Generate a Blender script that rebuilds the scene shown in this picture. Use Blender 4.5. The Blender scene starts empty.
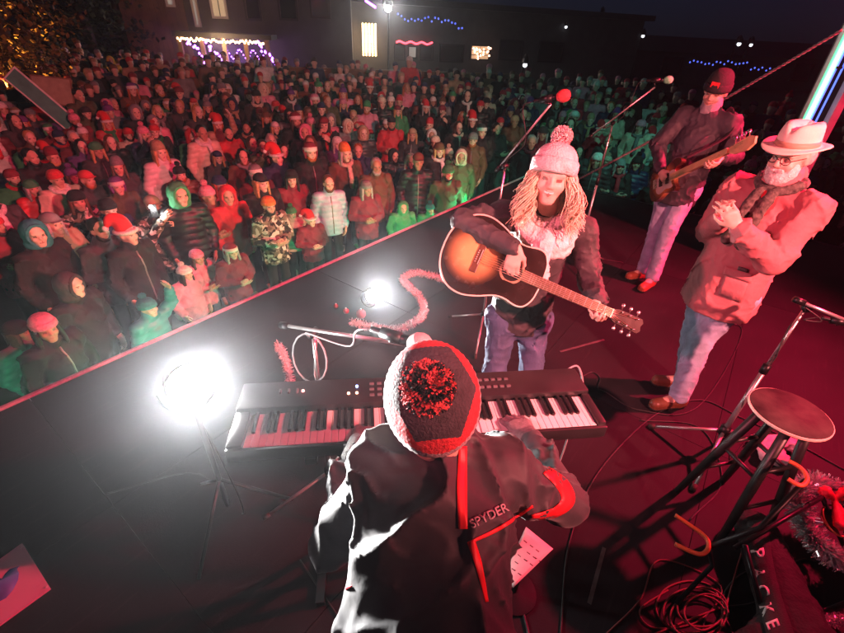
import bpy, bmesh, math, random
import numpy as np
from mathutils import Vector, Matrix
from mathutils.bvhtree import BVHTree

# ------------------------------------------------------------------ camera
FPX, NADIR, CAMH, CX, CY = 434.0, (388.0, 975.0), 2.12, 422.0, 316.5
_n = np.array([NADIR[0]-CX, -(NADIR[1]-CY), -FPX]); _n /= np.linalg.norm(_n)
_up = -_n
_f = np.array([0, 0, -1.0]); _Y = _f-_up*(_f@_up); _Y /= np.linalg.norm(_Y); _X = np.cross(_Y, _up)
CAMR = np.array([_X, _Y, _up])
CAMP = np.array([0, 0, CAMH])
sc = bpy.context.scene
col = sc.collection
cam = bpy.data.cameras.new('camera'); camo = bpy.data.objects.new('camera', cam); col.objects.link(camo)
cam.sensor_width = 36; cam.lens = FPX/844*36; cam.clip_end = 2000; cam.clip_start = .05
camo.matrix_world = Matrix.Translation((0, 0, CAMH)) @ Matrix(CAMR.tolist()).to_4x4()
sc.camera = camo
# ------------------------------------------------------------------ night sky and moonlight
w = bpy.data.worlds.new('World'); sc.world = w; w.use_nodes = True
nt = w.node_tree
sky = nt.nodes.new('ShaderNodeTexSky'); sky.sky_type = 'NISHITA'; sky.sun_disc = False
sky.sun_elevation = math.radians(22); sky.sun_rotation = math.radians(200)
tint = nt.nodes.new('ShaderNodeMix'); tint.data_type = 'RGBA'; tint.blend_type = 'MULTIPLY'; tint.inputs[0].default_value = 1; tint.inputs[7].default_value = (.30, .38, 1, 1)
nt.links.new(sky.outputs[0], tint.inputs[6]); nt.links.new(tint.outputs[2], nt.nodes['Background'].inputs[0])
nt.nodes['Background'].inputs[1].default_value = 0.0024
sd = bpy.data.lights.new('moon', 'SUN'); sd.energy = .01; sd.angle = math.radians(.5); sd.color = (.75, .85, 1)
so = bpy.data.objects.new('moon', sd); col.objects.link(so)
so.rotation_euler = (math.radians(50), 0, math.radians(160))
sc.view_settings.view_transform = 'Standard'; sc.view_settings.look = 'None'
sc.view_settings.exposure = 0.0; sc.view_settings.gamma = 1
sc.cycles.use_denoising = True
sc.cycles.max_bounces = 5; sc.cycles.diffuse_bounces = 2; sc.cycles.glossy_bounces = 3; sc.cycles.volume_bounces = 0
sc.cycles.sample_clamp_indirect = 4.0

def ray(u, v): return CAMR@np.array([u-CX, -(v-CY), -FPX])
def Z(u, v, z=0.0): d = ray(u, v); return CAMP+d*((z-CAMH)/d[2])
def at(u, v, Y): d = ray(u, v); return CAMP+d*(Y/d[1])
def proj(p):
    q = CAMR.T@(np.asarray(p, float)-CAMP)
    return CX+FPX*q[0]/-q[2], CY-FPX*q[1]/-q[2]
def V(*a): return np.array(a, float)
def nrm(v): v = np.asarray(v, float); return v/max(1e-9, np.linalg.norm(v))
RNG = np.random.default_rng(7); random.seed(7)

# ------------------------------------------------------------------ materials
MATS = {}
def mat(name, c=(.5, .5, .5), rough=.6, metal=0., var=.25, scale=8., bump=0., bscale=60., emit=None, es=0., objcol=False,
        spec=.5, sheen=0., noise=True, trans=0.):
    if name in MATS: return MATS[name]
    m = bpy.data.materials.new(name); m.use_nodes = True; MATS[name] = m
    n = m.node_tree.nodes; l = m.node_tree.links; b = n['Principled BSDF']
    b.inputs['Roughness'].default_value = rough; b.inputs['Metallic'].default_value = metal
    b.inputs['Specular IOR Level'].default_value = spec
    b.inputs['Sheen Weight'].default_value = sheen
    b.inputs['Transmission Weight'].default_value = trans
    tc = n.new('ShaderNodeTexCoord')
    src = None
    if objcol:
        oi = n.new('ShaderNodeObjectInfo'); src = oi.outputs['Color']
    if noise:
        t = n.new('ShaderNodeTexNoise'); t.inputs['Scale'].default_value = scale; t.inputs['Detail'].default_value = 6
        l.new(tc.outputs['Object'], t.inputs['Vector'])
        r = n.new('ShaderNodeMapRange'); r.inputs['From Min'].default_value = .25; r.inputs['From Max'].default_value = .75
        r.inputs['To Min'].default_value = 1-var; r.inputs['To Max'].default_value = 1+var
        l.new(t.outputs['Fac'], r.inputs['Value'])
        mx = n.new('ShaderNodeMix'); mx.data_type = 'RGBA'; mx.blend_type = 'MULTIPLY'; mx.inputs[0].default_value = 1
        if src: l.new(src, mx.inputs[6])
        else: mx.inputs[6].default_value = (*c, 1)
        l.new(r.outputs[0], mx.inputs[7]); l.new(mx.outputs[2], b.inputs['Base Color'])
        r2 = n.new('ShaderNodeMapRange'); r2.inputs['To Min'].default_value = max(0, rough-.12); r2.inputs['To Max'].default_value = min(1, rough+.12)
        l.new(t.outputs['Fac'], r2.inputs['Value']); l.new(r2.outputs[0], b.inputs['Roughness'])
    else:
        if src: l.new(src, b.inputs['Base Color'])
        else: b.inputs['Base Color'].default_value = (*c, 1)
    if bump:
        t2 = n.new('ShaderNodeTexNoise'); t2.inputs['Scale'].default_value = bscale; t2.inputs['Detail'].default_value = 4
        l.new(tc.outputs['Object'], t2.inputs['Vector'])
        bp = n.new('ShaderNodeBump'); bp.inputs['Strength'].default_value = bump; bp.inputs['Distance'].default_value = .01
        l.new(t2.outputs['Fac'], bp.inputs['Height']); l.new(bp.outputs[0], b.inputs['Normal'])
    if emit:
        b.inputs['Emission Color'].default_value = (*emit, 1); b.inputs['Emission Strength'].default_value = es
    return m
def nodes_of(m): return m.node_tree.nodes, m.node_tree.links, m.node_tree.nodes['Principled BSDF']

# ------------------------------------------------------------------ objects
def tag(o, label=None, cat=None, group=None, kind=None):
    if label: o['label'] = label
    if cat: o['category'] = cat
    if group: o['group'] = group
    if kind: o['kind'] = kind
    return o
def link(o, parent=None):
    col.objects.link(o)
    if parent is not None:
        o.parent = parent; o.matrix_parent_inverse = world_of(parent).inverted()
    return o
def world_of(o):
    m = o.matrix_basis.copy()
    return world_of(o.parent) @ o.matrix_parent_inverse @ m if o.parent else m
def mesh_obj(name, verts, faces, m=None, parent=None, smooth=True, mi=None):
    me = bpy.data.meshes.new(name)
    if isinstance(verts, np.ndarray): verts = verts.tolist()
    if isinstance(faces, np.ndarray): faces = faces.tolist()
    me.from_pydata(verts, [], faces)
    if smooth: me.polygons.foreach_set('use_smooth', [True]*len(me.polygons))
    for x in (m if isinstance(m, (list, tuple)) else [m]):
        if x: me.materials.append(x)
    if mi is not None: me.polygons.foreach_set('material_index', np.asarray(mi, np.int32))
    me.update()
    return link(bpy.data.objects.new(name, me), parent)
def empty(name, loc=(0, 0, 0)):
    o = bpy.data.objects.new(name, None); o.location = tuple(loc); o.empty_display_size = .1
    return link(o)
class MB:
    """collects shapes for one mesh"""
    def __init__(s): s.v = []; s.f = []
    def add(s, v, f):
        o = len(s.v); s.v += [tuple(map(float, p)) for p in v]; s.f += [tuple(i+o for i in q) for q in f]; return s
    def box(s, c, d, R=None, bev=0.):
        hx, hy, hz = d[0]/2, d[1]/2, d[2]/2
        if bev <= 0:
            v = [(x, y, z) for x in (-hx, hx) for y in (-hy, hy) for z in (-hz, hz)]
            f = [(0, 1, 3, 2), (4, 6, 7, 5), (0, 4, 5, 1), (2, 3, 7, 6), (0, 2, 6, 4), (1, 5, 7, 3)]
        else:
            bm = bmesh.new(); bmesh.ops.create_cube(bm, size=1)
            for q in bm.verts: q.co = (q.co.x*d[0], q.co.y*d[1], q.co.z*d[2])
            bmesh.ops.bevel(bm, geom=bm.edges[:], offset=bev, segments=2, affect='EDGES', profile=.6)
            bm.verts.index_update(); v = [tuple(q.co) for q in bm.verts]; f = [[q.index for q in x.verts] for x in bm.faces]; bm.free()
        v = np.array(v)
        if R is not None: v = v@np.array(R).T
        return s.add(v+np.asarray(c), f)
    def tube(s, pts, r, n=8, cap=True, flat=None):
        pts = [np.asarray(p, float) for p in pts]; m = len(pts)
        rs = r if hasattr(r, '__len__') else [r]*m
        vs = []; fs = []; u = None
        for i, p in enumerate(pts):
            t = nrm(pts[min(i+1, m-1)]-pts[max(i-1, 0)])
            if u is None: u = np.cross(t, V(0, 0, 1) if abs(t[2]) < .9 else V(1, 0, 0))
            u = nrm(u-t*(u@t)); b = np.cross(t, u)
            for k in range(n):
                a = 2*math.pi*k/n
                vs.append(p+rs[i]*(math.cos(a)*u+math.sin(a)*b*(flat or 1)))
        for i in range(m-1):
            for k in range(n):
                fs.append((i*n+k, i*n+(k+1) % n, (i+1)*n+(k+1) % n, (i+1)*n+k))
        if cap: fs.append(tuple(range(n))[::-1]); fs.append(tuple((m-1)*n+k for k in range(n)))
        return s.add(vs, fs)
    def lathe(s, prof, n=24, M=None, sx=1, sy=1, c=(0, 0, 0)):
        """profile of (r,z) about z"""
        vs = []; fs = []
        for r, z in prof:
            for k in range(n):
                a = 2*math.pi*k/n; vs.append((r*sx*math.cos(a), r*sy*math.sin(a), z))
        m = len(prof)
        for i in range(m-1):
            for k in range(n):
                fs.append((i*n+k, i*n+(k+1) % n, (i+1)*n+(k+1) % n, (i+1)*n+k))
        fs.append(tuple(range(n))[::-1]); fs.append(tuple((m-1)*n+k for k in range(n)))
        v = np.array(vs)
        if M is not None: v = v@np.array(M).T
        return s.add(v+np.asarray(c), fs)
    def prism(s, poly, z0, z1, M=None, c=(0, 0, 0)):
        n = len(poly); v = np.array([(x, y, z0) for x, y in poly]+[(x, y, z1) for x, y in poly], float)
        if M is not None: v = v@np.array(M).T
        f = [tuple(range(n))[::-1], tuple(range(n, 2*n))]+[(i, (i+1) % n, n+(i+1) % n, n+i) for i in range(n)]
        return s.add(v+np.asarray(c), f)
    def obj(s, name, m, parent=None, smooth=False):
        return mesh_obj(name, s.v, s.f, m, parent, smooth)
def smooth_by_angle(o, a=40):
    me = o.data
    try: me.set_sharp_from_angle(angle=math.radians(a))
    except Exception: pass
    me.polygons.foreach_set('use_smooth', [True]*len(me.polygons)); me.update()
    return o
def copy_tree(o, parent=None, kids=True):
    c = o.copy(); link(c); c.parent = parent
    if parent is not None: c.matrix_parent_inverse = o.matrix_parent_inverse.copy()
    for ch in o.children: copy_tree(ch, c)
    return c
def spline(pts, n):
    P = [np.asarray(p, float) for p in pts]; P = [2*P[0]-P[1]]+P+[2*P[-1]-P[-2]]; out = []
    m = len(P)-3
    for i in range(n):
        t = i/(n-1)*m; k = min(int(t), m-1); t -= k
        a, b, c, d = P[k:k+4]
        out.append(.5*((2*b)+(c-a)*t+(2*a-5*b+4*c-d)*t*t+(3*b-a-3*c+d)*t**3))
    return out
def frame(x, z):
    """rotation matrix with columns x, y, z from x axis and approximate z"""
    x = nrm(x); z = np.asarray(z, float); z = nrm(z-x*(z@x)); y = np.cross(z, x)
    return np.array([x, y, z]).T

# ------------------------------------------------------------------ signed-distance bodies meshed by surface nets
def nz(P, lam, seed):
    r = np.random.default_rng(seed); out = 0
    f = 2*math.pi/lam
    for i in range(4):
        a = nrm(r.normal(size=3)); b = nrm(r.normal(size=3)); p1, p2 = r.uniform(0, 6.3, 2)
        out = out+np.sin(f*(P@a)+p1+1.3*np.sin(.6*f*(P@b)+p2))
    return out*.5
def rc(a, b, ra, rb, lab=0, k=.02, fl=None): return dict(t='rc', a=np.asarray(a, float), b=np.asarray(b, float), ra=ra, rb=rb, lab=lab, k=k, fl=fl)
def el(c, r, M=None, lab=0, k=.02, sub=False): return dict(t='el', c=np.asarray(c, float), r=np.asarray(r, float), M=np.eye(3) if M is None else np.asarray(M), lab=lab, k=k, sub=sub)
def pdist(p, X):
    if p['t'] == 'rc':
        ab = p['b']-p['a']; L = ab@ab+1e-12
        q = X-p['a']; t = np.clip((q@ab)/L, 0, 1)[..., None]
        d = q-t*ab
        if p['fl'] is not None:
            nn, s = p['fl']; nn = nrm(nn); d = d+(d@nn)[..., None]*nn*(s-1)
        return np.linalg.norm(d, axis=-1)-(p['ra']+t[..., 0]*(p['rb']-p['ra']))
    q = (X-p['c'])@p['M']
    k0 = np.linalg.norm(q/p['r'], axis=-1); k1 = np.linalg.norm(q/p['r']**2, axis=-1)+1e-9
    return k0*(k0-1)/k1
def pbox(p):
    if p['t'] == 'rc':
        r = max(p['ra'], p['rb']); return np.minimum(p['a'], p['b'])-r, np.maximum(p['a'], p['b'])+r
    r = p['r'].max(); return p['c']-r, p['c']+r
def sdf_mesh(prims, res=.01, fold=None, cuts=(), pad=.03, disp=None):
    prims = [p for p in prims if p]
    lo = np.min([pbox(p)[0] for p in prims if not p.get('sub')], 0)-pad; hi = np.max([pbox(p)[1] for p in prims if not p.get('sub')], 0)+pad
    n = np.ceil((hi-lo)/res).astype(int)+1
    D = np.full(n, 1.0, np.float32)
    ax = [lo[i]+res*np.arange(n[i]) for i in range(3)]
    for p in prims:
        a, b = pbox(p); m = p['k']+.03
        i0 = np.maximum(((a-m-lo)/res).astype(int), 0); i1 = np.minimum(((b+m-lo)/res).astype(int)+2, n)
        if (i1 <= i0).any(): continue
        s = tuple(slice(i0[i], i1[i]) for i in range(3))
        X = np.stack(np.meshgrid(*[ax[i][s[i]] for i in range(3)], indexing='ij'), -1)
        d = pdist(p, X).astype(np.float32); o = D[s]; k = p['k']
        if p.get('sub'):
            h = np.clip(.5-.5*(o+d)/k, 0, 1); D[s] = o*(1-h)+(-d)*h+k*h*(1-h)
        else:
            h = np.clip(.5+.5*(o-d)/k, 0, 1); D[s] = o*(1-h)+d*h-k*h*(1-h)
    near = np.abs(D) < .08
    if fold or disp or len(cuts):
        idx = np.argwhere(near); X = lo+idx*res; dv = D[near]
        if fold:
            for amp, lam, seed, *an in fold:
                XA = X*np.asarray(an[0]) if an else X
                dv = dv-amp*(2.2*np.clip(1-np.abs(nz(XA, lam*1.5, seed))*1.15, 0, 1)**2-.45)*(.35+.65*np.clip(.5+nz(X, lam*4, seed+7), 0, 1))
        if disp: dv = dv+disp(X)
        D[near] = dv
        for c, nn in cuts:      # keep the side the normal points away from
            idx = np.argwhere(D < .08); X = lo+idx*res
            msk = D < .08; D[msk] = np.maximum(D[msk], (X-np.asarray(c))@nrm(nn))
    return nets(D, lo, res)
_C = np.array([(i, j, k) for i in (0, 1) for j in (0, 1) for k in (0, 1)])
_E = [(a, b) for a in range(8) for b in range(a+1, 8) if np.abs(_C[a]-_C[b]).sum() == 1]
def nets(D, lo, res):
    ins = D < 0
    nx, ny, nzz = np.array(D.shape)-1
    cnt = np.zeros((nx, ny, nzz), np.int8)
    for c in _C: cnt += ins[c[0]:c[0]+nx, c[1]:c[1]+ny, c[2]:c[2]+nzz]
    act = (cnt > 0) & (cnt < 8); cells = np.argwhere(act)
    vid = np.full(act.shape, -1, np.int64); vid[act] = np.arange(len(cells))
    val = np.stack([D[cells[:, 0]+c[0], cells[:, 1]+c[1], cells[:, 2]+c[2]] for c in _C], 1)
    acc = np.zeros((len(cells), 3)); w = np.zeros(len(cells))
    for a, b in _E:
        va, vb = val[:, a], val[:, b]; x = (va < 0) != (vb < 0)
        t = np.where(x, va/np.where(np.abs(va-vb) < 1e-9, 1e-9, va-vb), 0)
        acc += np.where(x[:, None], _C[a]+t[:, None]*(_C[b]-_C[a]), 0); w += x
    verts = lo+res*(cells+acc/w[:, None])
    F = []
    for ax in range(3):
        u, v = (ax+1) % 3, (ax+2) % 3
        s0 = [slice(None)]*3; s1 = [slice(None)]*3; s0[ax] = slice(0, -1); s1[ax] = slice(1, None)
        A, B = ins[tuple(s0)], ins[tuple(s1)]
        e = np.argwhere(A != B)
        m = (e[:, u] > 0) & (e[:, v] > 0) & (e[:, u] < D.shape[u]-1) & (e[:, v] < D.shape[v]-1); e = e[m]
        fl = A[tuple(e.T)]
        def cell(du, dv): q = e.copy(); q[:, u] += du; q[:, v] += dv; return vid[tuple(q.T)]
        q = np.stack([cell(-1, -1), cell(0, -1), cell(0, 0), cell(-1, 0)], 1)
        q[~fl] = q[~fl][:, ::-1]; F.append(q)
    return verts, np.concatenate(F)
def relax(v, f, it=1):
    for _ in range(it):
        s = np.zeros_like(v); c = np.zeros(len(v))
        for i in range(4):
            np.add.at(s, f[:, i], v[f[:, (i+1) % 4]]+v[f[:, i-1]]); np.add.at(c, f[:, i], 2)
        v = .5*v+.5*s/np.maximum(c, 1)[:, None]
    return v
def face_labels(prims, v, f):
    pr = [p for p in prims if p and not p.get('sub')]
    c = v[f].mean(1); best = np.full(len(c), 9.); lab = np.zeros(len(c), int)
    for p in pr:
        d = pdist(p, c)+(.0025 if p['lab'] in (1, 2, 3) else 0); m = d < best; best[m] = d[m]; lab[m] = p['lab']
    lab[(best > .006) & np.isin(lab, (1, 2, 3)) & (len(pr) > 12)] = 0
    return lab
def sdf_obj(name, prims, m, parent=None, res=.01, labels=False, **kw):
    v, f = sdf_mesh(prims, res, **kw); v = relax(v, f, 1)
    lab = face_labels(prims, v, f) if labels else None
    return mesh_obj(name, v, f, m, parent, True, lab)
# ------------------------------------------------------------------ people
# labels on a body: 0 skin, 1 eye and brow, 2 lips
def head_prims(hc, F, U, s=1., smile=0., nose=1., face=True):
    F = nrm(F); U = nrm(U-F*(U@F)); R = np.cross(F, U)       # R = the person's right
    M = np.array([R, F, U]).T
    def p(x, y, z): return hc+s*(M@V(x, y, z))
    L = [el(p(0, -.012, .03), s*V(.076, .096, .086), M), el(p(0, .022, -.045), s*V(.058, .068, .074), M, k=.03),
         rc(p(-.012, .068, -.098), p(.012, .068, -.098), .02*s, .02*s, k=.025)]
    if face:
        L += [rc(p(0, .088, .016), p(0, .104*nose, -.022), .008*s, .0125*s, k=.012), rc(p(-.011, .092, -.026), p(.011, .092, -.026), .009*s, .009*s, k=.008),
              rc(p(-.042, .074, .027), p(.042, .074, .027), .014*s, .014*s, k=.015),
              el(p(.036, .062, -.03), s*V(.027, .024, .024), M, k=.02), el(p(-.036, .062, -.03), s*V(.027, .024, .024), M, k=.02)]
        for x in (-.031, .031):
            L += [dict(el(p(x, .096, .006), s*V(.016, .014, .009), M, k=.008), sub=True), el(p(x, .0765, .005), s*V(.0115, .0105, .0065), M, 1, .004),
                  rc(p(x-.017, .083, .0265), p(x+.017, .083, .0265), .0055*s, .0055*s, 3, .003)]
        y = .085
        L += [rc(p(-.022, y-.006, -.057+.012*smile), p(0, y+.004, -.06), .0075*s, .009*s, 2, .006), rc(p(.022, y-.006, -.057+.012*smile), p(0, y+.004, -.06), .0075*s, .009*s, 2, .006)]
    for x in (-.077, .077): L.append(el(p(x, -.008, -.008), s*V(.011, .022, .031), M, k=.012))
    return L, M
def hand_prims(wr, d, nrm_, s=1., curl=.5, side=1, lab=0, thick=0., spread=1., thumb=.6):
    """wr wrist, d pointing from wrist to knuckles, nrm_ out of the palm, side=+1 thumb to d x n"""
    d = nrm(d); n = nrm(nrm_-d*(np.dot(nrm_, d))); t = np.cross(d, n)*side
    L = []
    kn = []
    for i, (off, ln) in enumerate(((.028, .082), (.009, .086), (-.010, .081), (-.028, .072))):
        k0 = wr+s*(d*ln+t*off); kn.append(k0)
        L.append(rc(wr+s*(d*.01+t*off*.6), k0, s*.014+thick, s*.0115+thick, lab, .014))
    segs = ((.043, .027, .020), (.047, .030, .021), (.043, .028, .020), (.034, .021, .018))
    for i, k0 in enumerate(kn):
        c = curl if not hasattr(curl, '__len__') else curl[i]
        a = 0; p0 = k0; dd = nrm(d+t*(.10*(1.5-i))*spread*(1-c*.5))
        for j, ln in enumerate(segs[i]):
            a += c*(.75, 1.0, .7)[j]
            q = p0+s*ln*(math.cos(a)*dd+math.sin(a)*n)
            L.append(rc(p0, q, s*(.0095-.0008*j)+thick, s*(.0088-.0010*j)+thick, lab, .004)); p0 = q
    b = wr+s*(d*.022+t*.022); m = b+s*(d*.028+t*.026+n*.016)
    e1 = m+s*.034*nrm(d*.75+t*(.5-.5*thumb)+n*.5*thumb); e2 = e1+s*.026*nrm(d*.9+t*(.1-.5*thumb)+n*.5*thumb)
    L += [rc(b, m, s*.016+thick, s*.0125+thick, lab, .012), rc(m, e1, s*.0115+thick, s*.0105+thick, lab, .006), rc(e1, e2, s*.0105+thick, s*.008+thick, lab, .004)]
    return L
def person_parts(J, s=1., coat_t=.02, hem=.12, bulk=1., folds=True, seed=0, smile=0., hands=None, leg=1., flat=1.3, coat_fl=None):
    """J: joints. returns lists of prims for body, coat, trousers, shoes"""
    up = nrm(J["nek"]-J["pel"])
    fw = nrm(np.cross(up, nrm(J['sR']-J['sL'])))
    che = (J['sL']+J['sR'])/2*.55+J['nek']*.1+J['pel']*.35
    B, HM = head_prims(J['hd'], J['hF'], J['hU'], s*J.get('hs', 1.), smile)
    U = nrm(J['hU'])
    B += [rc(J['hd']-U*.05*s-nrm(J['hF'])*.02*s, J['nek']-up*.03, .054*s, .06*s, 0, .03),
          rc(J['pel'], che, .12*s, .135*s, 0, .04, (fw, flat)), rc(J['sL'], J['sR'], .055*s, .055*s, 0, .05)]
    C = [rc(J['pel']-up*hem*s, J['pel']+up*.05*s, .168*s*bulk, .16*s*bulk, 0, .05, (fw, flat)), rc(J['pel'], che, .155*s*bulk, .165*s*bulk, 0, .06, (fw, flat)),
         rc(J['sL'], J['sR'], .07*s*bulk, .07*s*bulk, 0, .05), rc(che, J['nek']-up*.02, .12*s, .075*s, 0, .05, (fw, 1.15))]
    for q in 'LR':
        S, E, W = J['s'+q], J['e'+q], J['w'+q]
        B += [rc(S, E, .045*s, .038*s, 0, .02), rc(E, W, .037*s, .026*s, 0, .02)]
        C += [rc(S, E, (.058+coat_t*.5)*s*bulk, (.046+coat_t*.5)*s*bulk, 0, .03), rc(E, W+(E-W)*.06, (.045+coat_t*.5)*s*bulk, (.033+coat_t*.4)*s*bulk, 0, .02)]
        H = (hands or {}).get(q)
        if H: B += hand_prims(W, H['d'], H['n'], s*H.get('s', 1), H.get('c', .5), H.get('side', 1), spread=H.get('spread', 1.), thumb=H.get('thumb', .6))
        elif H is None: B += [rc(W, W+nrm(W-E)*.1*s, .03*s, .03*s)]
    T = [rc(J['hipL'], J['hipR'], .115*s, .115*s, 0, .05, (fw, 1.1)), rc((J['hipL']+J['hipR'])/2, J['pel'], .12*s, .125*s, 0, .05, (fw, 1.2))]
    S_ = []
    for q in 'LR':
        h, k, a, t = J['hip'+q], J['k'+q], J['a'+q], J['toe'+q]
        B += [rc(h, k, .075*s, .052*s), rc(k, a, .05*s, .036*s), rc(a-V(0, 0, .02*s), t, .038*s, .028*s)]
        T += [rc(h, k, .092*s*leg, .066*s*leg, 0, .03), rc(k, a+V(0, 0, .01), .066*s*leg, .058*s*leg, 0, .03)]
        heel = a+nrm(a-t)*.045*s; heel[2] = t[2]
        S_ += [[rc(heel, t, .042*s, .04*s, 0, .02, (V(0, 0, 1), 1.05)), rc(a, a-V(0, 0, .05*s), .05*s, .046*s, 0, .03), rc(heel-V(0, 0, .026*s), t-V(0, 0, .026*s), .044*s, .042*s, 1, .01, (V(0, 0, 1), 2.6))]]
    return B, C, T, S_, HM, fw, up, che
def head_pt(J, HM, s, x, y, z): return J['hd']+s*(HM@V(x, y, z))
def beanie(J, HM, s, m, parent, mb=None, pom=None, slouch=0., name='knit_hat', tilt=.18, band=None, big=1., detail=28):
    """ribbed knit hat on the head, with turned-up band and optional pompom"""
    ca, sa = math.cos(tilt), math.sin(tilt)
    T = HM@np.array([[1, 0, 0], [0, ca, -sa], [0, sa, ca]])
    c = head_pt(J, HM, s, 0, -.012, .028)
    n = 48 if detail > 20 else 20
    def ring(prof, rib):
        v = []; f = []
        for r, z in prof:
            for k in range(n):
                a = 2*math.pi*k/n; rr = r*(1+rib*((k % 2)*2-1))
                v.append(c+s*big*(T@V(rr*.086*math.cos(a), rr*.106*math.sin(a)-.2*slouch*max(0, z-.05), z)))
        for i in range(len(prof)-1):
            for k in range(n): f.append((i*n+k, i*n+(k+1) % n, (i+1)*n+(k+1) % n, (i+1)*n+k))
        f.append(tuple(range(n))[::-1]); f.append(tuple((len(prof)-1)*n+k for k in range(n)))
        return v, f
    H = .105+slouch*.05
    prof = [(1.04, -.005)]+[(1.05*math.cos(t)**.75 if t < 1.5 else .04, .02+(H-.02)*math.sin(t)) for t in np.linspace(0, 1.54, 10)]
    o = mesh_obj(name, *ring(prof, .016), m, parent)
    if band is not None:
        mesh_obj('turned_band', *ring([(1.02, -.022), (1.10, -.02), (1.13, 0), (1.12, .03), (1.07, .037), (1.0, .036)], .022), band, o)
    if pom:
        pr, pm = pom
        pc = c+s*(T@V(0, -.2*slouch*.1, H+pr*.75))
        pompom(pc, pr*s, pm, o)
    return o, c, T
def pompom(c, r, m, parent, n=500, seed=3):
    g = np.random.default_rng(seed); mb = MB()
    bm = bmesh.new(); bmesh.ops.create_icosphere(bm, subdivisions=2, radius=r*.72)
    bm.verts.index_update(); mb.add([np.array(v.co)+c for v in bm.verts], [[v.index for v in f.verts] for f in bm.faces]); bm.free()
    for i in range(n):
        d = nrm(g.normal(size=3)); j = nrm(d+.35*g.normal(size=3)); u = nrm(np.cross(j, V(.3, .5, .8))); b = np.cross(j, u)
        p = c+d*r*.6; q = p+j*r*(.38+.16*g.random()); w = r*.055
        a3 = [p+w*(math.cos(t)*u+math.sin(t)*b) for t in (0, 2.1, 4.2)]; b3 = [q+w*.8*(math.cos(t)*u+math.sin(t)*b) for t in (0, 2.1, 4.2)]
        mb.add(a3+b3, [(0, 1, 4, 3), (1, 2, 5, 4), (2, 0, 3, 5), (3, 4, 5)])
    return tag(mb.obj('pompom', m, parent), kind='stuff')
def stand_joints(s=1., pose='down', turn=0., lean=0.):
    """a standing figure at the origin facing -y, feet on z=0; L is its left = +x"""
    J = dict(pel=V(0, .0, .95), nek=V(0, .0, 1.47), hd=V(0, -.025, 1.615), hF=V(math.sin(turn), -math.cos(turn), -.04), hU=V(lean, 0, 1),
             sL=V(.175, .01, 1.40), sR=V(-.175, .01, 1.40), hipL=V(.09, 0, .9), hipR=V(-.09, 0, .9), kL=V(.1, -.02, .49), kR=V(-.1, -.02, .49),
             aL=V(.1, .03, .085), aR=V(-.11, .03, .085), toeL=V(.13, -.13, .04), toeR=V(-.14, -.13, .04))
    if pose == 'down': J.update(eL=V(.26, .05, 1.13), wL=V(.22, -.06, .92), eR=V(-.26, .05, 1.13), wR=V(-.22, -.06, .92))
    if pose == 'clasp': J.update(eL=V(.25, .0, 1.13), wL=V(.06, -.2, 1.12), eR=V(-.25, .0, 1.13), wR=V(-.06, -.21, 1.13))
    if pose == 'cross': J.update(eL=V(.25, -.06, 1.12), wL=V(-.06, -.2, 1.17), eR=V(-.25, -.06, 1.12), wR=V(.07, -.235, 1.15))
    if pose == 'phone': J.update(eL=V(.24, -.1, 1.2), wL=V(.1, -.27, 1.38), eR=V(-.25, -.14, 1.22), wR=V(-.08, -.3, 1.5))
    if pose == 'cheer': J.update(eL=V(.3, -.05, 1.52), wL=V(.26, -.12, 1.76), eR=V(-.25, .02, 1.13), wR=V(-.1, -.2, 1.1))
    return {k: v*s if k not in ('hF', 'hU') else v for k, v in J.items()}
# ------------------------------------------------------------------ setting: ground, stage
def struct(o): o['kind'] = 'structure'; return o
EA = Z(0, 408); EB = Z(500, 187)
e1 = nrm((EB-EA)*V(1, 1, 0)); e2 = V(e1[1], -e1[0], 0)          # along the front edge, and back across the stage
side = Z(622, 198)
CORNER = EA+e1*((side-EA)@e1)
GZ = -1.45
def ground_z(x, y):
    """gentle lawn rising away from the stage"""
    d = (V(x, y, 0)-CORNER)@(-e2); r = max(0., y-7.0)
    return GZ+.085*min(r, 10.0)
gx = np.linspace(-150, 150, 121); gy = np.concatenate([np.linspace(-40, 6, 24), np.linspace(7, 18, 24), np.linspace(20, 400, 40)])
gv = [(x, y, ground_z(x, y)+.02*math.sin(x*2.1)*math.sin(y*1.7)) for x in gx for y in gy]; ny_ = len(gy)
gf = [(i*ny_+j, (i+1)*ny_+j, (i+1)*ny_+j+1, i*ny_+j+1) for i in range(len(gx)-1) for j in range(ny_-1)]
mg = mat('trodden_lawn', (.035, .04, .02), .95, var=.5, scale=1.5, bump=.6, bscale=30)
struct(mesh_obj('ground', gv, gf, mg))

# stage floor material: scuffed black paint on ply
md = mat('stage_black_paint', (.0130, .0112, .0138), .66, var=.35, scale=2.2, bump=.08, bscale=120, spec=.18)
n_, l_, b_ = nodes_of(md)
tcn = n_.new('ShaderNodeTexCoord'); mp = n_.new('ShaderNodeMapping'); mp.inputs['Scale'].default_value = (1.2, 14, 1)
l_.new(tcn.outputs['Object'], mp.inputs['Vector'])
sn = n_.new('ShaderNodeTexNoise'); sn.inputs['Scale'].default_value = 3; sn.inputs['Detail'].default_value = 8
l_.new(mp.outputs[0], sn.inputs['Vector'])
rp = n_.new('ShaderNodeMapRange'); rp.inputs['From Min'].default_value = .58; rp.inputs['From Max'].default_value = .78; rp.inputs['To Max'].default_value = .22
l_.new(sn.outputs['Fac'], rp.inputs['Value'])
mixs = n_.new('ShaderNodeMix'); mixs.data_type = 'RGBA'; mixs.inputs[7].default_value = (.06, .05, .048, 1)
l_.new(b_.inputs['Base Color'].links[0].from_socket, mixs.inputs[6]); l_.new(rp.outputs[0], mixs.inputs[0]); l_.new(mixs.outputs[2], b_.inputs['Base Color'])
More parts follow.
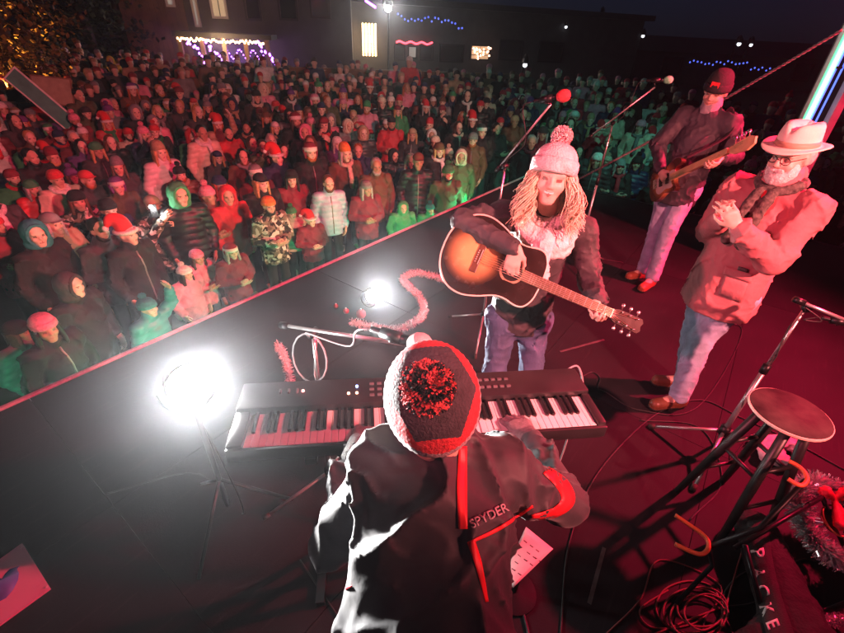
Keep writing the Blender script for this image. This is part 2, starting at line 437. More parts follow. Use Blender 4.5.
m_dark = mat('black_steel', (.02, .02, .022), .4, .6, var=.2)
m_alu = mat('aluminium', (.80, .79, .77), .42, .45, var=.15, scale=30)
m_skirt = mat('black_skirt_cloth', (.012, .012, .013), .9, var=.3, bump=.4, bscale=12)
R2 = np.array([e1, e2, V(0, 0, 1)]).T
stage = MB().box(CORNER-e1*6.0+e2*4.35+V(0, 0, -.105), (12-.1, 8.6, .12), R2).obj('stage_deck', m_dark)
struct(stage); stage['label'] = 'black plywood stage deck with panel seams and bright metal front edge'
pan = None
PW, PL = 1.22, 2.44
for i in range(5):
    for j in range(7):
        c = CORNER-e1*(PL*(i+.5)+.045)+e2*(PW*(j+.5)+.036)+V(0, 0, -.02+.0002*((i*3+j*5) % 4))
        if pan is None:
            pan = MB().box((0, 0, 0), (PL-.0025, PW-.0025, .04), None, .001).obj('panel', md, stage); o = pan
        else:
            o = bpy.data.objects.new('panel', pan.data); link(o, stage)
        o.matrix_basis = Matrix.Translation(c) @ Matrix(R2.tolist()).to_4x4()
MB().box(CORNER-e1*6.0+e2*.016+V(0, 0, -.012), (12.1, .03, .05), R2, .004).obj('edge_trim', m_alu, stage)
MB().box(CORNER+e1*.03+e2*4.3+V(0, 0, -.03), (.05, 8.6, .05), R2, .004).obj('side_trim', m_dark, stage)
# skirt cloth below the deck, pleated
sk = MB()
pts = [CORNER-e1*12+e2*.06+V(0, 0, 0)]+[CORNER+e2*.06]+[CORNER+e2*8.5]
vs = []; k = 0
path = [pts[0]+(pts[1]-pts[0])*t for t in np.linspace(0, 1, 240)]+[pts[1]+(pts[2]-pts[1])*t for t in np.linspace(0.005, 1, 170)]
for i, p in enumerate(path):
    nn = -e2 if i < 240 else e1
    q = p+nn*(.018*math.sin(i*1.3)+.01*math.sin(i*.37)); vs += [tuple(q+V(0, 0, -.06)), tuple(q+nn*.03+V(0, 0, GZ+.03))]
o = mesh_obj('stage_skirt', vs, [(2*i, 2*i+2, 2*i+3, 2*i+1) for i in range(len(path)-1)], m_skirt)
struct(o)

# ------------------------------------------------------------------ stage lamps (each a housing with lens, yoke and its own light)
m_body = mat('lamp_housing', (.015, .015, .016), .45, .3, var=.2)
def lamp(loc, target, color, power, r=.09, spot=60, label='', emit=60, blend=.6, group=None, stand=0., L=.2, size=None, vis=True):
    loc = np.asarray(loc, float); d = nrm(np.asarray(target, float)-loc)
    R = frame(np.cross(V(0, 0, 1), d) if abs(d[2]) < .95 else V(1, 0, 0), d)
    root = empty('stage_lamp', loc-V(0, 0, stand)); tag(root, label, 'lamp', group)
    root['light'] = 'housed'
    h = MB().lathe([(r*.5, -L), (r*.85, -L*.92), (r*.95, -L*.5), (r*1.08, 0), (r*1.12, .02), (r*1.0, .02), (r*.98, -.01), (r*.2, -.012)], 28, R, c=loc).obj('housing', m_body, root); smooth_by_angle(h)
    le = mat('lens_%d_%d_%d_%d' % (int(color[0]*99), int(color[1]*99), int(color[2]*99), emit), color, .2, noise=False, emit=color, es=emit)
    MB().lathe([(r*.97, .0), (r*.8, .012), (r*.4, .022), (r*.02, .025)], 28, R, c=loc).obj('lens', le, root, True)
    y = [loc+R@V(r*1.25*math.cos(a), -r*1.5*math.sin(a), -L*.4) for a in np.linspace(0, math.pi, 12)]
    MB().tube(y, .008, 6).obj('yoke', m_dark, root, True)
    if stand > .5:
        q = loc-R[:, 2]*L*.4-V(0, 0, r*1.5); q0 = q*V(1, 1, 0)
        MB().tube([q, q0+V(0, 0, .12)], .012, 8).obj('stand_pole', m_dark, root, True)
        for a in (.4, 2.5, 4.6): MB().tube([q0+V(0, 0, .32), q0+V(.3*math.cos(a), .3*math.sin(a), .012)], .009, 8).obj('stand_leg', m_dark, root, True)
        c0 = q-V(0, 0, .05); MB().tube(spline([loc-R[:, 2]*L, loc-R[:, 2]*(L+.06)-V(0, 0, .1), c0-V(-.03, 0, .2), q0+V(.05, .02, .01), q0+V(-.3, .25, .006), q0+V(-.7, .1, .006)], 30), .004, 6).obj('lead', m_dark, root, True)
    ld = bpy.data.lights.new('lamp_light', 'SPOT'); ld.energy = power; ld.color = color; ld.spot_size = math.radians(spot); ld.spot_blend = blend
    ld.shadow_soft_size = size or r*.6
    lo = bpy.data.objects.new('lamp_light', ld); link(lo, root)
    lo.matrix_parent_inverse = world_of(root).inverted()
    lo.matrix_basis = Matrix.Translation(loc+d*.05) @ Matrix(np.array([R[:, 0], -R[:, 1], -R[:, 2]]).T.tolist()).to_4x4()
    return root
RED = (1, .015, .075); WHT = (1, .97, .94); GRN = (.03, 1, .42)
# ------------------------------------------------------------------ cloth and skin materials
m_skin = mat('skin', objcol=True, rough=.5, var=.12, scale=25, bump=.05, bscale=200)
m_eye = mat('brow_and_lash', (.05, .03, .025), .5, var=.1)
m_lip = mat('lips', (.42, .19, .16), .4, var=.1)
m_eyeb = mat('eye_shade', (.20, .13, .11), .35, var=.2)
BODY = [m_skin, m_eyeb, m_lip, m_eye]
def denim(name, c):
    m = mat(name, c, .8, var=.35, scale=9, bump=.25, bscale=90)
    return m
m_denim = denim('pale_denim', (.30, .38, .52)); m_denim2 = denim('blue_denim', (.07, .10, .19))
m_shell = mat('black_shell_fabric', (.036, .036, .042), .6, var=.25, scale=6, bump=.15, bscale=26, sheen=.2, spec=.45)
m_dkred = mat('signal_red_fabric', (.75, .02, .03), .5, var=.15)
m_glove = mat('grey_knit_glove', (.20, .20, .20), .85, var=.35, scale=70, bump=.5, bscale=220)
m_blk = mat('black_wool', (.02, .02, .022), .9, var=.35, scale=60, bump=.6, bscale=180)
m_wool = mat('pink_and_white_wool', (.78, .62, .60), .9, var=.3, scale=28, bump=.8, bscale=120)
m_cream = mat('cream_scarf_knit', (.80, .74, .70), .9, var=.25, scale=35, bump=.6, bscale=110)
m_plaid = mat('dark_stripe_coat', (.05, .045, .05), .7, var=.4, scale=10, bump=.4, bscale=30)
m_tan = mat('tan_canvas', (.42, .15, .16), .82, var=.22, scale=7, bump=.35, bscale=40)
m_felt = mat('cream_felt', (.76, .68, .56), .85, var=.12, scale=12, bump=.15, bscale=150)
m_leather = mat('brown_leather', (.16, .06, .03), .45, var=.35, scale=15, bump=.2, bscale=60)
m_sole = mat('rubber_sole', (.03, .025, .02), .8, var=.2)
m_dkcoat = mat('charcoal_jacket', (.035, .035, .045), .65, var=.3, scale=8, bump=.4, bscale=30)
m_beard = mat('white_beard', (.72, .68, .63), .9, var=.35, scale=60, bump=.9, bscale=160)
m_hairb = mat('blonde_hair', (.85, .72, .50), .42, var=.35, scale=30, bump=.2, bscale=90)
m_hairg = mat('grey_hair', (.45, .43, .41), .6, var=.35, scale=40, bump=.5, bscale=120)
SKIN = (.62, .40, .30, 1)

def build_person(J, label, coat, trousers, shoes, s=1., res=.008, hands=None, folds=((.007, .11, 1), (.0035, .05, 2)), smile=0., hem=.12, bulk=1., skin=SKIN,
                 cuts=(), extra_coat=(), bodycut=None, coat_name='jacket', leg=1., flat=1.3, coat_t=.02, group=None):
    B, C, T, S_, HM, fw, up, che = person_parts(J, s, coat_t, hem, bulk, smile=smile, hands=hands, leg=leg, flat=flat)
    body = sdf_obj('person', B, BODY, None, res, True); body.color = skin
    tag(body, label, 'person', group)
    hemc = J['pel']-up*hem*s
    jk = sdf_obj(coat_name, C+list(extra_coat), coat, body, res, False, fold=folds, cuts=[(hemc-up*.03, -up)]+list(cuts))
    sdf_obj('trousers', T, trousers, body, res*1.1, False, fold=((.005, .09, 5), (.004, .045, 6)), cuts=[(J['aL']*.5+J['aR']*.5-V(0, 0, .03), V(0, 0, -1))])
    for p in S_: sdf_obj('shoe', p, [shoes, m_sole], body, .007, True)
    return body, jk, HM, fw, up, che
def bvh(o): 
    me = o.data; return BVHTree.FromPolygons([v.co[:] for v in me.vertices], [p.vertices[:] for p in me.polygons])
def stick(name, uv, faces, tree, m, parent, off=.003, thick=.0015):
    """lay a flat piece on a surface: points travel along the sight line until they touch it"""
    vs = []; dep = 1.2
    for u, v in uv:
        d = nrm(ray(u, v)); h = tree.ray_cast(Vector(CAMP), Vector(d))
        if h[0] is None:            # past the rim: take the nearest point of the surface
            q = np.array(tree.find_nearest(Vector(CAMP+d*dep))[0]); vs.append(q+nrm(CAMP-q)*off); continue
        dep = h[3]; vs.append(np.array(h[0])-d*off)
    o = mesh_obj(name, vs, faces, m, parent)
    sm = o.modifiers.new('thickness', 'SOLIDIFY'); sm.thickness = thick; sm.offset = 0
    return o
def strip(name, pts, wd, tree, m, parent, n=24, off=.0035):
    P = spline(pts, n) if len(pts) > 2 else [np.asarray(pts[0], float)+(np.asarray(pts[1], float)-np.asarray(pts[0], float))*t for t in np.linspace(0, 1, n)]
    uv = []; ws = np.interp(np.linspace(0, 1, n), np.linspace(0, 1, len(wd)), wd) if hasattr(wd, '__len__') else [wd]*n
    K = 4
    for i in range(n):
        t = P[min(i+1, n-1)]-P[max(i-1, 0)]; t = t/np.linalg.norm(t); q = np.array([-t[1], t[0]])
        for k in range(K): uv.append(tuple(P[i]+q*ws[i]*(k/(K-1)-.5)))
    f = [(i*K+k, i*K+k+1, (i+1)*K+k+1, (i+1)*K+k) for i in range(n-1) for k in range(K-1)]
    return stick(name, uv, f, tree, m, parent, off)
def text_mesh(body, size=1., bold=0.):
    c = bpy.data.curves.new('lettering', 'FONT'); c.body = body; c.size = size; c.align_x = 'CENTER'; c.align_y = 'CENTER'; c.offset = bold; c.resolution_u = 3
    o = bpy.data.objects.new('lettering', c); col.objects.link(o)
    me = bpy.data.meshes.new_from_object(o.evaluated_get(bpy.context.evaluated_depsgraph_get()))
    bpy.data.objects.remove(o)
    v = [tuple(x.co) for x in me.vertices]; f = [tuple(p.vertices) for p in me.polygons]
    return v, f

# ------------------------------------------------------------------ the keyboard player, seen from behind and above
KY = math.radians(8.5)
KC = (Z(230, 386, 1.)+Z(583, 366, 1.))/2; kx = V(math.cos(KY), math.sin(KY), 0); ky = V(-math.sin(KY), math.cos(KY), 0)
KZ = 1.0
def keyboardist():
    J = dict(pel=V(.05, .37, .98), hd=at(432, 402, .715), hF=V(-.05, .86, -.42), hU=V(-.14, .42, .86),
             sL=at(384, 470, .66), sR=at(496, 470, .68), eL=at(330, 545, .66), wL=at(358, 446, .95), eR=at(566, 503, .74), wR=at(531, 440, .985),
             hipL=V(-.05, .36, .9), hipR=V(.15, .36, .9), kL=V(-.08, .44, .5), kR=V(.2, .44, .5), aL=V(-.1, .36, .085), aR=V(.22, .36, .085), toeL=V(-.12, .52, .04), toeR=V(.25, .52, .04))
    J['nek'] = (J['sL']+J['sR'])/2+V(0, .03, .05)
    hl = dict(d=nrm(V(.02, .1, -.012)), n=V(0, .25, -1), c=.45, side=-1); hr = dict(d=nrm(V(-.04, .1, -.01)), n=V(0, .25, -1), c=.45, side=1)
    up = nrm(J['nek']-J['pel'])
    collar = [rc(J['nek']-V(.02, .02, .0), J['nek']+V(.0, .03, .035), 0.07, .066, 0, .03)]
    hood = []
    body, jk, HM, fw, up, che = build_person(J, 'keyboard player seen from behind in black red-striped ski jacket and pompom hat', m_shell, m_blk, m_sole,
        hands=dict(L=hl, R=hr), folds=((.017, .16, 11, (1, .8, .5)), (.007, .075, 12, (1, 1, .6))), hem=.14, bulk=1.08, flat=1.2, extra_coat=collar, res=.0075)
    for q, h in (('L', hl), ('R', hr)):
        g = hand_prims(J['w'+q], h['d'], h['n'], 1.04, h['c'], h['side'], thick=.003)+[rc(J['w'+q]-nrm(h['d'])*.05, J['w'+q], .036, .034, 0, .02)]
        sdf_obj('glove', g, m_glove, body, .0055)
    # hat: black crown with six-sided edge, pale patterned band, black rim
    s = 1.
    ca, sa = math.cos(1.12), math.sin(1.12); T = HM@np.array([[1, 0, 0], [0, ca, -sa], [0, sa, ca]])
    c = head_pt(J, HM, s, 0, -.03, .02); n = 96
    m_band = mat('pale_patterned_knit', (.55, .52, .50), .9, var=.1, bump=.8, bscale=150)
    nn, ll, bb = nodes_of(m_band)
    tc = nn.new('ShaderNodeTexCoord'); vo = nn.new('ShaderNodeTexVoronoi'); vo.inputs['Scale'].default_value = 130
    ll.new(tc.outputs['Object'], vo.inputs['Vector']); cr = nn.new('ShaderNodeMapRange'); cr.inputs['From Min'].default_value = .33; cr.inputs['From Max'].default_value = .42
    ll.new(vo.outputs['Distance'], cr.inputs['Value']); mx = nn.new('ShaderNodeMix'); mx.data_type = 'RGBA'
    ll.new(bb.inputs['Base Color'].links[0].from_socket, mx.inputs[6]); mx.inputs[7].default_value = (.38, .34, .35, 1); ll.new(cr.outputs[0], mx.inputs[0]); ll.new(mx.outputs[2], bb.inputs['Base Color'])
    prof = [(1.0, -.05), (1.06, -.045), (1.10, -.03), (1.115, -.01), (1.12, .01), (1.10, .028), (1.06, .045), (1.0, .062), (.91, .08), (.80, .095), (.66, .107), (.5, .117), (.33, .123), (.16, .126), (.03, .127)]
    v = []; f = []; mi = []
    PR = np.array(prof)[3:]
    for ri, (r, z) in enumerate(prof):
        for k in range(n):
            a = 2*math.pi*k/n
            if ri == 8:             # the crown's six-sided edge
                r = .95*math.cos(math.pi/6)/math.cos(a % (math.pi/3)-math.pi/6); z = float(np.interp(-r, -PR[:, 0], PR[:, 1]))
            rr = r*(1+.007*((k % 2)*2-1)); v.append(c+T@V(rr*.094*math.cos(a), rr*.112*math.sin(a), z))
    for i in range(len(prof)-1):
        for k in range(n):
            f.append((i*n+k, i*n+(k+1) % n, (i+1)*n+(k+1) % n, (i+1)*n+k))
            mi.append(0 if i >= 8 else (3 if i >= 6 else (2 if i < 1 else 1)))
    f.append(tuple(range(n))[::-1]); mi.append(2); f.append(tuple((len(prof)-1)*n+k for k in range(n))); mi.append(0)
    m_crown = mat('charcoal_knit', (.05, .05, .055), .9, var=.3, scale=40, bump=.7, bscale=150)
    hat = mesh_obj('knit_hat', v, f, [m_crown, m_band, m_blk, mat('red_knit', (.62, .04, .05), .9, var=.3, scale=40, bump=.7, bscale=150)], body, True, mi)
    m_pom = mat('black_and_white_yarn', (.6, .55, .55), .9, var=.2, scale=30)
    nn, ll, bb = nodes_of(m_pom); tc = nn.new('ShaderNodeTexCoord'); no = nn.new('ShaderNodeTexVoronoi'); no.inputs['Scale'].default_value = 85; ll.new(tc.outputs['Object'], no.inputs['Vector'])
    sep = nn.new('ShaderNodeSeparateColor'); ll.new(no.outputs['Color'], sep.inputs[0]); cr = nn.new('ShaderNodeMath'); cr.operation = 'GREATER_THAN'; cr.inputs[1].default_value = .55; ll.new(sep.outputs[0], cr.inputs[0])
    mx = nn.new('ShaderNodeMix'); mx.data_type = 'RGBA'; mx.inputs[6].default_value = (.62, .10, .10, 1); mx.inputs[7].default_value = (.02, .02, .02, 1); ll.new(cr.outputs[0], mx.inputs[0]); ll.new(mx.outputs[2], bb.inputs['Base Color'])
    pompom(c+T@V(-.012, 0, .145), .05, m_pom, hat, 1500)
    sdf_obj('hair', [el(head_pt(J, HM, 1, 0, -.03, -.03), V(.086, .085, .08), HM)], mat('dark_hair', (.03, .02, .015), .5, bump=.6, bscale=100), body, .009)
    t = bvh(jk)
    strip('red_stripe', [(463, 446), (462, 487), (463, 529)], [8, 10, 9], t, m_dkred, jk)
    strip('red_stripe', [(469, 543), (500, 528), (533, 506)], [3, 4, 2], t, m_dkred, jk)
    strip('red_stripe', [(471, 541), (479, 566), (487, 602)], [8, 7, 3], t, m_dkred, jk)
    strip('red_stripe', [(326, 588), (340, 590), (352, 586)], 2, t, m_dkred, jk, 12)
    strip('sleeve_panel', [(546, 470), (562, 484), (568, 500), (556, 512), (532, 518)], [9, 13, 14, 10, 6], t, m_dkred, jk, 30)
    m_pr = mat('silver_print', (.5, .42, .44), .4, var=.1)
    v, f = text_mesh('SPYDER', 1.0, .015)
    a = math.radians(-26)
    uv = [(489+13.2*(x*math.cos(a)*.92+y*math.sin(a)), 516+13.2*(x*math.sin(a)*.92-y*math.cos(a))) for x, y, z in v]
    stick('lettering', uv, f, t, m_pr, jk, .0035, .0008)
    return J, body
JK, kb_person = keyboardist()
# ------------------------------------------------------------------ stage piano on its stand
m_plast = mat('black_piano_case', (.022, .020, .022), .38, var=.2, scale=12, bump=.05, bscale=200)
m_white = mat('ivory_plastic', (.78, .76, .72), .28, var=.05)
m_black = mat('black_key_plastic', (.012, .012, .013), .3, var=.1)
m_btn = mat('grey_button', (.12, .12, .125), .5, var=.1)
KR = np.array([kx, ky, V(0, 0, 1)]).T
KL, KD = 1.385, .30
korig = (Z(231, 385, KZ)+Z(581, 366, KZ))/2+kx*.0-ky*KD/2      # centre of the case
def kp(x, y, z): return korig+KR@V(x, y, 0)+V(0, 0, KZ+z-korig[2])
piano = empty('stage_piano', kp(0, 0, -1.0)); tag(piano, 'long black stage piano with white keys played by the hatted player', 'keyboard')
k0, k1 = -KL/2+.103, KL/2-.072; kw = (k1-k0)/52
xl, xr = k0-.052, k1+.034; xm, xw = (xl+xr)/2, xr-xl
case = MB().box(kp(xm, .083, -.045), (xw, .134, .09), KR, .008).box(kp(xm, -.062, -.075), (xw, .15, .03), KR, .004).box(kp((xl+k0)/2, -.062, -.04), (k0-xl-.002, .15, .06), KR, .008).box(kp((xr+k1)/2, -.062, -.04), (xr-k1-.002, .15, .06), KR, .008).box(kp(xm, -.143, -.047), (xw, .014, .05), KR, .005)
smooth_by_angle(case.obj('case', m_plast, piano))
wk = MB().box((0, 0, 0), (kw-.0012, .145, .022), None, .002).obj('white_key', m_white, piano)
bk = MB().box((0, 0, 0), (.0115, .09, .014), None, .003).obj('black_key', m_black, piano)
def put(src, name, c):
    o = bpy.data.objects.new(name, src.data) if src.get('used') else src
    if o is not src: link(o, piano)
    src['used'] = 1
    o.matrix_basis = Matrix.Translation(c) @ Matrix(KR.tolist()).to_4x4()
for i in range(52):
    put(wk, 'white_key', kp(k0+kw*(i+.5), -.062, -.035-(.004 if i in (14, 33, 35) else 0)))
for i in range(51):
    if (i % 7) in (0, 2, 3, 5, 6): put(bk, 'black_key', kp(k0+kw*(i+1), -.034, -.02))
for s_ in (wk, bk): del s_['used']
# control panel: buttons, display, knobs, lit indicators
def bits(name, lst, d, m):
    src = None
    for x, y in lst:
        o = MB().box((0, 0, 0), d, None, min(d)*.25).obj(name, m, piano) if src is None else link(bpy.data.objects.new(name, src.data), piano)
        src = src or o
        o.matrix_basis = Matrix.Translation(kp(x, y, .002)) @ Matrix(KR.tolist()).to_4x4()
bits('button', [(-.17+.028*i, .05+.03*j) for i in range(7) for j in range(3)]+[(.14+.026*i, .06+.04*j) for i in range(9) for j in range(2)], (.017, .010, .008), m_btn)
bits('slider', [(-.5+.03*i, .09) for i in range(3)], (.008, .02, .014), m_btn)
MB().box(kp(.05, .09, .001), (.10, .045, .004), KR).obj('display', mat('display_glass', (.02, .02, .025), .15, noise=False), piano)
for (x, y, c) in ((-.225, .10, (.25, .4, 1)), (-.255, .065, (1, .35, .2)), (-.225, .065, (1, .35, .2)), (-.42, .09, (1, .25, .2))):
    MB().lathe([(.005, 0), (.0045, .004), (.001, .005)], 10, c=kp(x, y, .0005)).obj('indicator_light', mat('indicator_%d' % int(c[2]*100+c[1]*1000), c, .3, noise=False, emit=c, es=12), piano)
# folding X stand
xs = empty('keyboard_stand', kp(0, -.03, -1.0)); tag(xs, 'black folding cross stand under the stage piano', 'stand')
for s_ in (-1, 1):
    for y in (-.04, .04):
        MB().tube([kp(-.42*s_, y*s_, -.97), kp(.38*s_, y*s_, -.1)], .015, 8).obj('strut', m_dark, xs, True)
    MB().box(kp(.38*s_, 0, -.098), (.04, .3, .03), KR, .004).obj('arm', m_dark, xs)
    MB().box(kp(.42*s_, 0, -.985), (.04, .4, .03), KR, .004).obj('foot', m_dark, xs)

# ------------------------------------------------------------------ microphones on boom stands
m_chrome = mat('worn_chrome', (.55, .54, .53), .3, .9, var=.25, scale=40)
m_stand = mat('grey_stand_tube', (.42, .42, .42), .35, .7, var=.25, scale=20)
m_cable = mat('black_cable', (.018, .018, .018), .55, var=.1)
m_cablew = mat('grey_cable', (.35, .35, .36), .55, var=.1)
m_foam = mat('red_foam', (.75, .06, .07), .95, var=.3, scale=60, bump=.8, bscale=260)
m_grille = mat('green_foam', (.2, .62, .35), .9, var=.3, scale=60, bump=.8, bscale=260)
m_pfoam = mat('pale_foam', (.72, .60, .56), .95, var=.25, scale=50, bump=.8, bscale=260)
def mic_stand(base, top, b0, b1, mic, micdir, foam, label, legs=(0.3, 2.4, 4.5), tube_r=.009, legr=.34, cablem=None, loop=False, fr=.029, mlab=''):
    base = np.asarray(base, float); top = np.asarray(top, float)
    r = empty('microphone_stand', base); tag(r, label, 'mic stand', 'boom microphone stands on the stage')
    hub = base+(top-base)*(.2/max(.3, top[2]-base[2])); mid = base+(top-base)*.62
    MB().tube([hub-(top-base)*.05, mid], tube_r*1.25, 10).obj('lower_tube', m_stand, r, True)
    MB().tube([mid, top], tube_r*.8, 10).obj('upper_tube', m_chrome, r, True)
    MB().tube([mid-(top-base)*.02, mid+(top-base)*.035], tube_r*1.8, 10).obj('clutch', m_dark, r, True)
    MB().tube([hub-V(0, 0, .03), hub+V(0, 0, .03)], tube_r*2.4, 10).obj('hub', m_dark, r, True)
    for a in legs:
        e = base+V(math.cos(a)*legr, math.sin(a)*legr, .012)
        lg = MB().tube([hub, e], tube_r*.85, 8).obj('leg', m_stand, r, True)
        MB().tube([e-(e-hub)*.06, e+(e-hub)*.04], tube_r*1.3, 8).obj('rubber_foot', m_sole, lg, True)
    bm_ = MB().tube([b0, b1], tube_r*.72, 8).obj('boom', m_stand, r, True)
    b0 = np.asarray(b0, float); b1 = np.asarray(b1, float); d = nrm(b1-b0)
    MB().tube([b0, b0+d*.05], tube_r*1.5, 8).obj('counterweight', m_dark, bm_, True)
    j = nrm(np.cross(d, V(0, 0, 1)))
    MB().tube([top-j*.022, top+j*.022], tube_r*1.9, 12).obj('boom_joint', m_dark, r, True)
    mic = np.asarray(mic, float); md_ = nrm(micdir)
    mo = empty('microphone', mic-md_*.17); tag(mo, mlab, 'microphone', 'vocal microphones')
    MB().tube([mic-md_*.17, mic-md_*.16, mic-md_*.05, mic-md_*.03], [.009, .0105, .015, .017], 12).obj('handle', m_dark, mo, True)
    Rm = frame(np.cross(md_, V(.2, .3, .9)), md_)
    MB().lathe([(.017, -.032), (.02, -.03), (fr*.9, -.015), (fr, .004), (fr*.92, .02), (fr*.65, .034), (fr*.2, .041), (.001, .042)], 20, Rm, c=mic).obj('foam_head', foam, mo, True)
    MB().tube([mic-md_*.13, mic-md_*.06], .019, 12).obj('clip', m_dark, r, True)
    MB().tube([b1, mic-md_*.1-V(0, 0, .02)], tube_r*.7, 8).obj('clip_neck', m_dark, r, True)
    # cable hanging along the boom then down the pole
    e = mic-md_*.18; sag = [e, e-md_*.05-V(0, 0, .03), b1*.6+b0*.4-V(0, 0, .05), b1*.25+b0*.75-V(0, 0, .02), top-V(0, .012, .02)]
    pth = spline(sag, 24)
    if loop:
        lp = [top+V(.07*math.cos(a)-.02, -.02, -.12+.13*math.sin(a)) for a in np.linspace(1.4, 1.4+2*math.pi*1.9, 30)]; pth += lp
    for t in np.linspace(.05, .95, 10): pth.append(top+(hub-top)*t+V(.014*math.cos(t*14), .014*math.sin(t*14), 0))
    pth += [base+V(.1, -.05, .008), base+V(.3, .12, .006), base+V(.55, .05, .006)]
    c = MB().tube(pth, .0032, 6).obj('microphone_cable', cablem or m_cable, None, True)
    tag(c, 'thin cable hanging along the stand of the '+mlab.replace('vocal ', ''), 'cable', 'microphone cables')
    return r
pt = at(505, 166, 3.0)
mic_stand(V(pt[0], pt[1], 0), pt, at(496, 171, 3.05), at(551, 104, 2.75), at(563, 96, 2.7), V(.8, -.5, .25), m_foam, 'boom microphone stand behind the acoustic guitarist with red foam head', fr=.034, mlab='vocal microphone with red foam behind the singer')
pt = at(613, 123, 4.5)
mic_stand(V(pt[0], pt[1], 0), pt, at(588, 138, 4.55), at(655, 87, 4.35), at(668, 80, 4.3), V(.85, -.4, .1), m_grille, 'boom microphone stand in front of the bass player with green foam head', fr=.033, tube_r=.010, mlab='vocal microphone with green foam beside the bass player')
bp = Z(708, 455); pt = at(806, 307, bp[1]+.12); 
mic_stand(bp, pt, at(794, 299, pt[1]-.02), at(850, 322, pt[1]-.1), at(862, 326, pt[1]-.12), V(.8, -.3, 0), m_blk, 'boom microphone stand beside the wooden stool with pale tubes', legs=(2.5, 4.0, .6), tube_r=.0115, mlab='vocal microphone with black foam past the stool')
pt = at(313, 333, 1.42)
mic_stand(V(pt[0], pt[1], 0), pt, at(281, 325, 1.46), at(404, 344, 1.12), at(419, 344, 1.03), V(.9, -.45, .05), m_pfoam, 'boom microphone stand behind the piano with pale foam head', legs=(3.6, 1.5, 5.6), cablem=m_cablew, loop=True, fr=.036, tube_r=.010, mlab='vocal microphone with pale foam at the keyboard player')
# ------------------------------------------------------------------ singer with acoustic guitar, facing the camera
def instrument_frame(S, T, n): return frame(T-S, n), np.asarray(S, float)
def outline(half, n=56):
    p = spline([V(x, w, 0) for x, w in half], n); a = [(q[0], max(0, q[1])) for q in p]
    return a+[(x, -y) for x, y in a[::-1] if y > 1e-4]
m_neck = mat('dark_neck_wood', (.10, .045, .02), .4, var=.3, scale=20)
m_fret = mat('rosewood_fretboard', (.20, .12, .08), .5, var=.3, scale=30)
m_string = mat('bronze_string', (.7, .55, .35), .3, .9, var=.05)
m_bind = mat('ivory_binding', (.75, .70, .58), .4, var=.05)
def sunburst(name, mid, edge, c=(0, 0, 0), r0=.06, r1=.2):
    m = mat(name, mid, .25, var=.15, scale=18); n, l, b = nodes_of(m)
    tc = n.new('ShaderNodeTexCoord'); ds = n.new('ShaderNodeVectorMath'); ds.operation = 'DISTANCE'; ds.inputs[1].default_value = c
    l.new(tc.outputs['Object'], ds.inputs[0]); mr = n.new('ShaderNodeMapRange'); mr.interpolation_type = 'SMOOTHSTEP'
    mr.inputs['From Min'].default_value = r0; mr.inputs['From Max'].default_value = r1; l.new(ds.outputs['Value'], mr.inputs['Value'])
    mx = n.new('ShaderNodeMix'); mx.data_type = 'RGBA'; l.new(b.inputs['Base Color'].links[0].from_socket, mx.inputs[6]); mx.inputs[7].default_value = (*edge, 1)
    l.new(mr.outputs[0], mx.inputs[0]); l.new(mx.outputs[2], b.inputs['Base Color'])
    return m
